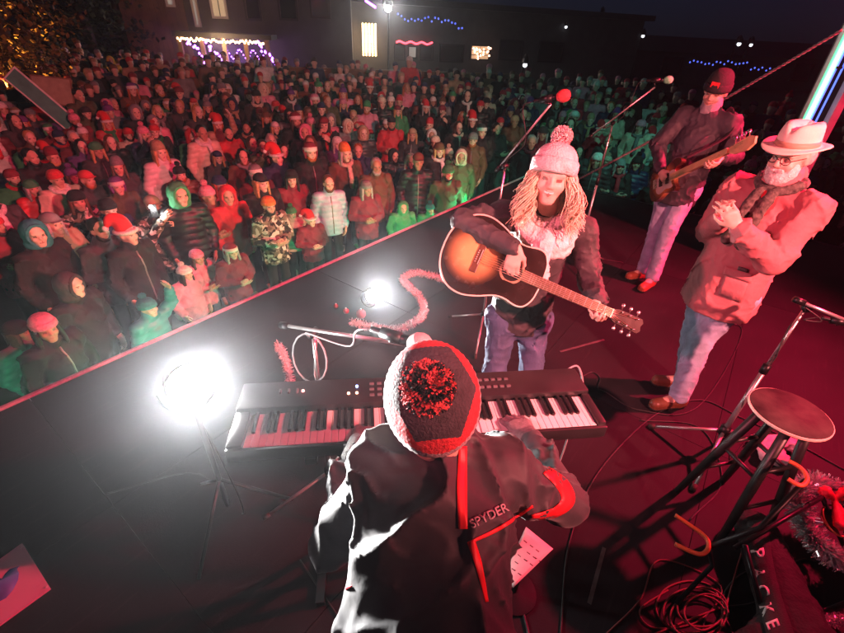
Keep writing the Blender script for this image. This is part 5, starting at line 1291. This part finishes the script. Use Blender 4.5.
for (x, y, row, u, v) in cand:
    if any((x-q[0])**2+(y-q[1])**2 < .37**2 for q in people) : continue
    if RNG.random() < .05: continue
    kid = row < 8 and RNG.random() < .12
    s = RNG.uniform(.62, .8) if kid else RNG.normal(.99, .06)
    if len(people) >= N_IND: far.append((x, y, s, row)); people.append((x, y, None)); continue
    for _ in range(60):
        c = CW[int(RNG.integers(len(CW)))]; gk = GK[int(RNG.integers(len(GK)))]; gc = GC[int(RNG.integers(len(GC)))]
        if row < 4 and c not in ('black', 'charcoal', 'navy', 'brown', 'maroon'): continue
        if gk == 'santa': gc = 'red'
        if gk in ('short', 'long'): gc = list(HAIR)[int(RNG.integers(len(HAIR)))]
        st = 'puffer' if RNG.random() < .3 else 'coat'; sf = ['red', 'cream', 'grey', 'white', 'green', 'maroon', 'tan'][int(RNG.integers(7))] if RNG.random() < .3 else None
        gtxt = {'hood': gc+' hood up', 'santa': 'a santa hat'}.get(gk, gc+' '+GEARW[gk])
        lab = '%s in %s %s with %s, %s row, %s' % ('child' if kid else 'person', c, 'puffer' if st == 'puffer' else 'coat', gtxt, ROWN[min(row, 20)], zone(u))
        if lab not in used: break
    used.add(lab)
    k = int(RNG.choice(len(POSES), p=PW_)); k = 0 if kid and k > 4 else k
    F((0, 0), lab, c, st, gk, gc, POSES[k][0], POSES[k][1], s=s, xy=(x, y), scarf=sf, zipc=RNG.random() < .55, tr=['black', 'navy', 'charcoal', 'grey'][int(RNG.integers(4))], face=SIGHT+V(RNG.normal()*1.2, RNG.normal()*.8, 0))
# those farther back read as one mass
if far:
    pal = [('black', m_oc)]; lib = []
    J = stand_joints(1, 'down', 0.); B, C, T, S_, HM, fw, up, che = person_parts(J, 1., .03, .16, 1.12)
    mats_far = [mat('far_%s' % c.replace(' ', '_'), COL[c], .8, var=.3) for c in ('black', 'charcoal', 'navy', 'brown', 'maroon', 'grey', 'red', 'white', 'pink', 'tan')]+[mat('far_skin', (.62, .42, .33), .55, var=.15)]
    parts = []
    for pr, res in (([p for p in B if p is not None], .026), (C, .04), (T, .045)):
        v, f = sdf_mesh(pr, res); parts.append((v, f))
    hv, hf = sdf_mesh([el(head_pt(J, HM, 1, 0, -.02, .05), V(.092, .108, .085), HM), rc(head_pt(J, HM, 1, 0, -.05, 0), head_pt(J, HM, 1, 0, -.06, -.03), .075, .07)], .024)
    VV = []; FF = []; MI = []; off = 0
    for x, y, s, row in far:
        rz = math.atan2(SIGHT[1]-y, SIGHT[0]-x)+math.pi/2+RNG.normal()*.25; R = np.array([[math.cos(rz), -math.sin(rz), 0], [math.sin(rz), math.cos(rz), 0], [0, 0, 1]])
        cc, hc = int(RNG.choice(10, p=[.25, .2, .1, .12, .1, .07, .05, .04, .04, .03])), int(RNG.integers(10))
        for (v, f), m_i in zip(parts+[(hv, hf)], (10, cc, 0, hc)):
            VV.append((v*s)@R.T+V(x, y, ground_z(x, y))); FF.append(f+off); MI.append(np.full(len(f), m_i)); off += len(v)
    o = mesh_obj('crowd', np.concatenate(VV), np.concatenate(FF), mats_far, None, True, np.concatenate(MI)); tag(o, 'far rows of the dark crowd standing at the back', 'crowd', kind='stuff')
# phone with shining torch
ph = [q for q in people if q[2] is not None and q[2].get('label', '').startswith('person in camouflage jacket holding')][0][2]
pc_ = Z(152, 187, 0.62); d = nrm(CAMP-pc_); d_ph = d; pc_ = np.array(ph.location)+V(0, 0, 1.56)+d*.3
pr = frame(V(0, 0, 1), d); po = MB().box(pc_, (.15, .075, .009), pr, .003).obj('phone', m_black); tag(po, 'phone held up in the crowd with its torch lit', 'phone')
MB().lathe([(.016, .0055), (.014, .007), (.001, .0075)], 12, pr, c=pc_+pr@V(.05, .02, 0)).obj('torch', mat('torch_light', (1, 1, 1), .3, noise=False, emit=(1, .97, .92), es=900), po)
# stroller
sb = Z(172, 243, -.55); sb[2] = GZ; stl = empty('stroller', sb); tag(stl, 'red hooded stroller at the front of the crowd', 'stroller')
dx = nrm(V(.6, -.5, 0)); dy = np.cross(V(0, 0, 1), dx)
m_str = mat('red_stroller_cloth', (.6, .03, .08), .6, var=.15)
sdf_obj('canopy', [el(sb+V(0, 0, .80), V(.30, .26, .22)), dict(el(sb+V(0, 0, .70)+dx*.22, V(.26, .20, .20), k=.02), sub=True)], m_str, stl, .014, cuts=[(sb+V(0, 0, .74), V(0, 0, -1))])
sdf_obj('seat', [rc(sb+V(0, 0, .55)-dx*.15, sb+V(0, 0, .42)+dx*.2, .16, .14, 0, .04), rc(sb+V(0, 0, .42)+dx*.2, sb+V(0, 0, .25)+dx*.35, .12, .1, 0, .04)], m_blk, stl, .016)
for sx in (-1, 1):
    MB().tube([sb-dx*.35+dy*.22*sx+V(0, 0, 1.0), sb-dx*.1+dy*.22*sx+V(0, 0, .5), sb+dx*.35+dy*.2*sx+V(0, 0, .1)], .013, 8).obj('frame_tube', m_alu, stl, True)
    MB().tube([sb+dy*.22*sx+V(0, 0, .5), sb-dx*.3+dy*.22*sx+V(0, 0, .12)], .012, 8).obj('rear_tube', m_alu, stl, True)
    for q, r in ((.35, .09), (-.3, .12)):
        cw = sb+dx*q+dy*.23*sx+V(0, 0, r); w_ = MB().tube([cw+r*.85*(math.cos(a)*dx+math.sin(a)*V(0, 0, 1)) for a in np.linspace(0, 2*math.pi, 22)], .018, 8).obj('wheel', m_sole, stl, True)
        MB().tube([cw-dy*.015, cw+dy*.015], r*.3, 10).obj('wheel_hub', m_alu, w_, True)
MB().tube([sb-dx*.35-dy*.22+V(0, 0, 1.0), sb-dx*.35+dy*.22+V(0, 0, 1.0)], .016, 8).obj('push_handle', m_blk, stl, True)
# boards held up at the back left
def board(px, hw, hh, Y, m, label, tilt):
    c = at(*px, Y); R = frame(V(math.cos(tilt), .35, math.sin(tilt)), V(.3, -.9, .25))
    b = MB().box(c, (hw*2, hh*2, .02), R, .004).obj('held_sign', m); tag(b, label, 'sign', 'signs held up in the crowd')
    MB().box(c+R@V(0, 0, .012), (hw*2-.06, hh*2-.06, .004), R).obj('sign_face', mat('sign_face_%s' % m.name, tuple(min(1, q*.75) for q in (.5, .42, .3)) if 'card' in m.name else (.10, .35, .28), .7, var=.2), b)
    MB().tube([c-R@V(0, hh, 0), c-R@V(0, hh, 0)-V(0, 0, .7)], .014, 8).obj('sign_stick', mat('pine_stick', (.45, .3, .18), .7), b, True)
board((42, 100), .16, .62, 9.2, mat('white_sign_frame', (.75, .74, .72), .6), 'narrow white framed green sign tilted above the left crowd', .75)
board((53, 91), .36, .28, 10.2, mat('card_sign_frame', (.22, .13, .08), .8), 'brown cardboard sign above the left crowd', -.1)
# ------------------------------------------------------------------ buildings, trees and lights behind the crowd
m_wood = mat('brown_cladding', (.16, .095, .055), .8, var=.35, scale=3, bump=.3, bscale=20)
m_roof = mat('dark_roof', (.03, .03, .033), .85, var=.3)
m_stone = mat('dark_plaster', (.05, .048, .05), .85, var=.3, scale=2)
m_wf = mat('white_window_frame', (.6, .6, .58), .5, noise=False)
m_gdark = mat('dark_glass', (.01, .012, .015), .1, noise=False)
m_glit = mat('lit_glass', (.5, .4, .28), .3, noise=False, emit=(1, .72, .42), es=.35)
m_glit2 = mat('dim_lit_glass', (.4, .4, .4), .3, noise=False, emit=(.9, .85, .75), es=.22)
def bulb_mat(name, c, e): 
    m = mat(name, c, .4, noise=False, emit=c, es=e); m.cycles.emission_sampling = 'NONE'; return m
B_warm = bulb_mat('warm_bulb', (1, .62, .28), 9); B_purp = bulb_mat('purple_bulb', (.45, .12, 1), 9); B_blue = bulb_mat('blue_bulb', (.10, .16, 1), 1.6); B_red = bulb_mat('red_bulb', (1, .05, .08), 6); B_cool = bulb_mat('cool_bulb', (.9, .95, 1), 25); B_oran = bulb_mat('amber_bulb', (1, .40, .07), 4)
def bulbs(name, pts, m, label, r=.035, wire=None, group=None, cat='string lights'):
    P = [np.asarray(p, float) for p in pts]
    w_ = MB().tube(wire or P, .008, 4).obj(name, m_dark, None, True); tag(w_, label, cat, group)
    src = None
    for p in P:
        if src is None: src = MB().lathe([(.001, -r), (r*.75, -r*.6), (r, 0), (r*.7, r*.6), (.3*r, r)], 8).obj('bulb', m, w_, True); o = src
        else: o = link(bpy.data.objects.new('bulb', src.data), w_)
        o.location = tuple(p)
    return w_
def window(bld, c, wd, h, nx_, glass, m_f=None, bars=(1, 1)):
    """window in a wall whose outward normal is nx_ (unit, horizontal)"""
    tx = np.cross(V(0, 0, 1), nx_); R = np.array([tx, nx_, V(0, 0, 1)]).T
    f = MB()
    for sx in (-1, 1): f.box(c+R@V(sx*wd/2, .04, 0), (.09, .1, h+.09), R)
    for sz in (-1, 1): f.box(c+R@V(0, .042, sz*h/2), (wd, .1, .09), R)
    o = f.obj('window', m_f or m_wf, bld)
    for i in range(bars[0]):
        for j in range(bars[1]):
            MB().box(c+R@V((i+.5)*wd/bars[0]-wd/2, .02, (j+.5)*h/bars[1]-h/2), (wd/bars[0]-.04, .02, h/bars[1]-.04), R).obj('pane', glass, o)
    return o
def gz(p): return ground_z(p[0], p[1])
# wooden lodge at the upper left
BY = 22.0
pL = at(128, 40, BY); pR = at(352, 40, BY+1.5); tx = nrm((pR-pL)*V(1, 1, 0)); no_ = V(tx[1], -tx[0], 0); W_ = np.linalg.norm((pR-pL)[:2])
zg = -.6
lod = empty('lodge_building', (pL[0], pL[1], zg)); tag(lod, 'brown timber lodge with lit windows and porch at the upper left', 'building')
Rb = np.array([tx, -no_, V(0, 0, 1)]).T
def lb(x, y, z): return V(pL[0], pL[1], 0)+tx*x+no_*y+V(0, 0, z)
MB().box(lb(W_/2, -3, zg+4), (W_, 6, 8.0), Rb).obj('wall', m_stone, lod)
for i in range(int(2.6/.2)): MB().box(lb(.12+.2*i, .02, zg+4), (.19, .05, 7.9), Rb).obj('cladding_board', m_wood, lod)
MB().box(lb(W_/2, 0, zg+8.2), (W_+1, 7, .3), Rb).obj('roof', m_roof, lod)
def pxw(u, v): 
    d = ray(u, v); o = V(pL[0], pL[1], 0); t = ((o-CAMP)@no_)/(d@no_); p = CAMP+d*t; return (p-o)@tx, p[2]
for (u0, v0, u1, v1, gl_) in ((186, -28, 201, 26, m_glit2), (206, -26, 228, 18, m_glit), (160, -30, 175, 6, m_glit2), (240, -30, 262, 20, m_gdark), (275, -30, 298, 20, m_gdark), (308, -30, 330, 18, m_gdark)):
    xa, za = pxw(u0, v0); xb, zb = pxw(u1, v1); window(lod, lb((xa+xb)/2, 0.03, (za+zb)/2), abs(xb-xa), abs(za-zb), no_, gl_, None if gl_ is not m_gdark else m_dark, (2, 1) if gl_ is m_glit else (1, 1))
# porch: beam, posts, icicle lights
xa, zb_ = pxw(190, 33); xb, _ = pxw(272, 33)
MB().box(lb((xa+xb)/2, .8, zb_), (abs(xb-xa)+.4, 1.8, .18), Rb).obj('porch_roof', m_roof, lod)
for k in range(5): MB().box(lb(xa+(xb-xa)*k/4, 1.6, (zb_+zg)/2), (.16, .16, zb_-zg-.1), Rb).obj('porch_post', m_wood, lod)
g = np.random.default_rng(12)
porch_lights = bulbs('string_lights', [lb(xa+(xb-xa)*t, 1.74, zb_-.14-.10*g.random()) for t in np.linspace(0, .96, 46)], B_warm, 'row of warm white bulbs along the porch roof edge', .045)
for (u, lab) in ((198, 'purple icicle lights on the left post of the porch'), (214, 'purple swag of lights below the porch roof'), (262, 'purple lights on the right of the porch')):
    x0, z0 = pxw(u, 40); ps = []
    for t in np.linspace(0, 1, 22): ps.append(lb(x0+.06+1.1*t*(1 if u != 214 else 1.0)+.05*g.normal(), 1.7, z0-1.25*t+.05*g.normal()))
    bulbs('string_lights', ps, B_purp, lab, .05, group='purple porch lights')
x0, z0 = pxw(232, 48)
porch_purple = bulbs('string_lights', [lb(x0+1.6*t, 1.2, z0-.35*math.sin(t*9)**2) for t in np.linspace(0, 1, 26)], B_purp, 'purple swag of lights in the middle of the porch', .03, group='purple porch lights')

# trees
def tree(px, Y, h, spread, label, leafc, n=5200, trunk_h=.3, seed=1, cone=False, leaf=.16):
    b = at(*px, Y); b[2] = gz(b); g = np.random.default_rng(seed)
    t = empty('tree', b); tag(t, label, 'tree', 'trees behind the crowd')
    mb = MB().tube([b, b+V(.05, .02, h*.5), b+V(0, .05, h*.93)], [.28, .17, .03], 8)
    tips = []
    for i in range(26):
        z = h*(trunk_h+(.95-trunk_h)*i/26); a = i*2.4; L = spread*((1-i/26)*.95+.12 if cone else math.sin(math.pi*(.2+.75*i/26))*.95+.1)
        e = b+V(L*math.cos(a), L*math.sin(a), z+(-.12*L if cone else .35*L)); s0 = b+V(0, .03, z)
        mb.tube([s0, (s0+e)/2+V(0, 0, .1), e], [.07, .045, .015], 5); tips.append((s0, e))
    mb.obj('trunk', mat('bark', (.06, .04, .03), .9, var=.4), t, True)
    vs = []; fs = []
    for k in range(n):
        s0, e = tips[int(g.integers(len(tips)))]; q = s0+(e-s0)*(g.random()**.6)+g.normal(size=3)*spread*.13
        d = nrm(g.normal(size=3)); u = nrm(np.cross(d, V(.3, .2, .9)))*leaf*g.uniform(.6, 1.2); d = d*leaf*g.uniform(.7, 1.5); o = len(vs)
        vs += [q-u*.5, q+d*.5, q+u*.5, q-d*.5]; fs.append((o, o+1, o+2, o+3))
    tag(mesh_obj('crown', np.array(vs), fs, mat('leaf_%s' % label.split()[0], leafc, .7, var=.4, scale=2), t, False), kind='stuff')
    return t, b, tips
t1, tb1, tips1 = tree((2, 40), 13.0, 5.2, 1.7, 'amber lit tree at the top left corner', (.20, .13, .04), 6500, .22, 3, False, .12)
for k, (u, Y, h, s) in enumerate(((52, 20, 10, 2.6), (92, 21, 11, 2.8), (128, 23, 9, 2.4))):
    tree((u, 50), Y, h, s, ('tall', 'middle', 'right')[k]+' dark evergreen between the amber tree and the lodge', (.015, .03, .015), 5200, .08, 20+k, True, .2)
lp_ = lamp(tb1+V(.6, -1.9, .25), tb1+V(0, 0, 2.6), (1, .42, .08), 4500, r=.1, spot=90, label='added amber light hidden below the tree at the top left', emit=20)  # unseen lamp added to light the leaves orange
# low timber wall behind the crowd
wa = at(286, 78, 16.4); wb = at(530, 80, 18.5); n = 26; fw_ = empty('timber_wall', (wa[0], wa[1], gz(wa))); tag(fw_, 'low brown timber wall behind the crowd', 'wall')
dW = (wb-wa)*V(1, 1, 0); Rw = frame(dW, V(0, 0, 1)); zt = at(400, 72, 17.4)[2]; zb2 = -.7
for i in range(n): MB().box(wa*V(1, 1, 0)+dW*(i+.5)/n+V(0, 0, (zt+zb2)/2), (np.linalg.norm(dW)/n-.012, .08, zt-zb2), Rw, .006).obj('board', m_wood, fw_)
MB().box(wa*V(1, 1, 0)+dW*.5+V(0, 0, zt+.03), (np.linalg.norm(dW), .16, .05), Rw).obj('coping', m_wood, fw_)
# shop row in the middle and right
sa = at(345, 30, 30); sb2 = at(640, 40, 36); dS = (sb2-sa)*V(1, 1, 0); LS = np.linalg.norm(dS); ts = nrm(dS); ns = V(ts[1], -ts[0], 0); Rs = np.array([ts, -ns, V(0, 0, 1)]).T
shop = empty('shop_row', (sa[0], sa[1], -.6)); tag(shop, 'dark row of shops behind the middle of the crowd', 'building')
def sp2(x, y, z): return sa*V(1, 1, 0)+ts*x+ns*y+V(0, 0, z)
MB().box(sp2(LS/2, -3, 1.1), (LS, 6, 4.4), Rs).obj('wall', m_stone, shop)
MB().box(sp2(LS/2, -2.9, 3.45), (LS+.6, 7, .3), Rs).obj('roof', m_roof, shop)
def pxs(u, v): d = ray(u, v); t = ((sa-CAMP)@ns)/(d@ns); p = CAMP+d*t; return (p-sa)@ts, p[2]
for (u0, v0, u1, v1, gl_) in ((362, 23, 375, 54, m_glit), (471, 45, 488, 60, m_glit), (408, 46, 416, 58, m_glit2), (394, 44, 404, 60, m_gdark), (420, 46, 432, 60, m_gdark), (440, 44, 462, 62, m_gdark), (500, 40, 520, 60, m_gdark), (540, 42, 560, 62, m_gdark)):
    xa_, za_ = pxs(u0, v0); xb_, zb_2 = pxs(u1, v1); window(shop, sp2((xa_+xb_)/2, .03, (za_+zb_2)/2), abs(xb_-xa_), abs(za_-zb_2), ns, gl_, m_dark, (2, 3) if gl_ is m_glit else (1, 1))
xa_, za_ = pxs(396, 42); xb_, _ = pxs(431, 42)
bulbs('neon_sign', [sp2(xa_+(xb_-xa_)*t, .2, za_+.05*math.sin(t*20)) for t in np.linspace(0, 1, 40)], B_red, 'red neon strip above a shop door', .05)
xa_, za_ = pxs(362, 24); xb_, zb_2 = pxs(375, 55)
ps = [sp2(xa_+(xb_-xa_)*((i % 5)/4), .25, za_+(zb_2-za_)*(i//5)/14) for i in range(75)]
curtain = bulbs('light_curtain', ps, B_warm, 'curtain of warm bulbs hung over a tall shop window', .06)
xa_, za_ = pxs(472, 46); xb_, zb_2 = pxs(488, 59); g = np.random.default_rng(8)
bulbs('string_lights', [sp2(xa_+(xb_-xa_)*g.random(), .25, za_+(zb_2-za_)*g.random()) for i in range(22)], bulb_mat('peach_bulb', (1, .5, .33), 6), 'cluster of peach coloured bulbs on the shop row', .06)
bulbs('string_lights', [at(398+64*t, 14+12*t+4*math.sin(t*7)+1.5*g.normal(), 27) for t in np.linspace(0, 1, 20)], B_blue, 'blue bulb string above the shop row', .045)
bulbs('string_lights', [at(366+9*t, 1+6*t, 27) for t in np.linspace(0, 1, 12)], B_purp, 'purple bulbs beside the street floodlight', .06)
bulbs('string_lights', [at(690+80*t, 60+7*t+2*math.sin(t*9)+1.3*g.normal(), 22) for t in np.linspace(0, 1, 22)], B_blue, 'blue bulb string at the right behind the bass player', .035)
# street lamps and far points of light
def street_lamp(px, Y, label, r=.12, m=None):
    c = at(*px, Y); b = V(c[0], c[1]+.3, gz(c)); o = empty('street_lamp', b); tag(o, label, 'street lamp', 'street lamps in the dark')
    MB().tube([b, V(b[0], b[1], c[2]+.35), V(c[0], c[1]+.05, c[2]+.4)], [.07, .05, .04], 8).obj('post', m_dark, o, True)
    MB().lathe([(.02, .4), (r*1.3, .25), (r*1.5, .1), (r*1.1, .06)], 14, c=c).obj('lamp_shade', m_dark, o)
    MB().lathe([(.001, -r), (r*.8, -r*.6), (r, 0), (r*.7, r*.6), (.01, r*.9)], 14, c=c).obj('lamp_globe', m or B_cool, o, True)
    return o
B_cool2 = bulb_mat('dim_cool_bulb', (.9, .92, 1), 2.5)
flood = street_lamp((388, 8), 24, 'bright white street floodlight at the top middle', .16, bulb_mat('floodlight', (1, .98, .95), 60))
for (u, v, Y, lb_, r) in ((525, 65, 22, 'white lamp above the wall left of the singer', .10), (566, 27, 34, 'faint lamp high above the red microphone', .09), (602, 14, 36, 'faint lamp at the top above the microphones', .10), (643, 36, 36, 'lamp above the green microphone', .11), (739, 44, 30, 'left lamp of the pair above the guy rope', .11), (751, 45, 30, 'right lamp of the pair above the guy rope', .09)):
    street_lamp((u, v), Y, lb_, r, B_cool2)
# far dark hall on the right
ha = at(640, 40, 40); hall = empty('dark_hall', (ha[0], ha[1], -.6)); tag(hall, 'dark hall at the far right behind the crowd', 'building')
MB().box(ha*V(1, 1, 0)+V(16, 3, .3), (34, 8, 2.6)).obj('wall', m_stone, hall)
MB().add([ha*V(1, 1, 0)+V(*p) for p in ((-1.5, -1.5, 1.6), (33.5, -1.5, 1.6), (33.5, 3, 2.6), (-1.5, 3, 2.6), (33.5, 7.5, 1.6), (-1.5, 7.5, 1.6))], [(0, 1, 2, 3), (3, 2, 4, 5), (0, 3, 5), (1, 4, 2), (0, 5, 4, 1)]).obj('roof', m_roof, hall)
for i in range(6): window(hall, ha*V(1, 1, 0)+V(2.5+5*i, -1.03, .7), 1.4, 1.1, V(0, -1, 0), m_gdark, m_dark)
# ------------------------------------------------------------------ the lit lamps
lamp(Z(190, 385, .95), V(.02, .36, 1.5), WHT, 850, r=.082, spot=88, blend=.9, label='glaring white lamp on a stand left of the piano', emit=500, stand=.95, L=.15)
lamp(Z(372, 296, .16), V(.45, 1.8, 1.3), WHT, 850, r=.06, spot=60, blend=.9, label='small white floor lamp beside the tinsel garland', emit=400, stand=.16)
lamp(V(4.7, 3.0, 3.4), V(1.2, 3.5, .2), RED, 4000, r=.12, spot=92, blend=1., label='red stage lamp high at the right of the stage', emit=60)
lamp(V(3.2, -1.2, 3.3), V(-3.2, 8.2, -.1), (1, .21, .20), 3700, r=.12, spot=62, label='pink red stage lamp behind the keyboard player', emit=60)
lamp(V(-3.2, -.4, 3.7), V(1.7, 2.4, 1.1), (1, .14, .22), 1050, r=.12, spot=32, blend=.5, label='added pink lamp out of view high at the left of the stage', emit=60)  # lamp added out of view to brighten the hatted man and singer
lamp(TB+V(-.1, .1, 3.9), V(1.5, 12, -.3), (.16, .9, .66), 430, r=.1, spot=75, label='added teal lamp out of view high on the corner post', emit=20)  # lamp added out of view to tint the right-hand crowd
for k, (t, lb_) in enumerate(((1.2, 'green lamp under the stage edge at its far corner'), (3.0, 'green lamp under the stage edge nearest the singer'), (4.8, 'green lamp under the stage edge beside the small white lamp'), (6.4, 'green lamp under the stage edge beyond the glaring lamp'), (8.2, 'green lamp under the left of the stage edge'))):
    p = CORNER-e1*t-e2*.10+V(0, 0, -.40); lamp(p, p-e2*3-V(0, 0, 1.0), GRN, 50 if t < 5 else 26, r=.05, spot=168, blend=.3, label=lb_, emit=20, L=.1)
def glow(name, p, c, power, parent, r=.05):
    ld = bpy.data.lights.new(name, 'POINT'); ld.energy = power; ld.color = c; ld.shadow_soft_size = r; o = bpy.data.objects.new(name, ld); col.objects.link(o); o.location = tuple(p); o.parent = parent
    o.matrix_parent_inverse = world_of(parent).inverted()
glow('porch_glow', lb((xa+xb)/2, 2.2, zb_-.25), (1, .6, .3), 160, porch_lights, .4)
glow('porch_glow', lb((xa+xb)/2, 1.3, zb_-.8), (.45, .12, 1), 120, porch_purple, .4)
glow('torch_glow', pc_+d_ph*.04, (1, .97, .92), 5, po, .01)
glow('floodlight_glow', at(388, 8, 23.8), (1, .97, .92), 700, flood, .15)
glow('window_glow', sp2(pxs(368, 40)[0], .8, pxs(368, 40)[1]), (1, .66, .36), 120, curtain, .3)
# night air with haze added to give the lamps their glow
hz = MB().box((0, 20, 5.6), (160, 90, 15.6)).obj('haze', None); tag(hz, kind='stuff')
mh = bpy.data.materials.new('haze'); mh.use_nodes = True; nn = mh.node_tree.nodes; nn.remove(nn['Principled BSDF'])
pv = nn.new('ShaderNodeVolumePrincipled'); pv.inputs['Density'].default_value = .0030; pv.inputs['Color'].default_value = (.9, .93, 1, 1); pv.inputs['Anisotropy'].default_value = .88
mh.node_tree.links.new(pv.outputs[0], nn['Material Output'].inputs['Volume']); hz.data.materials.append(mh)
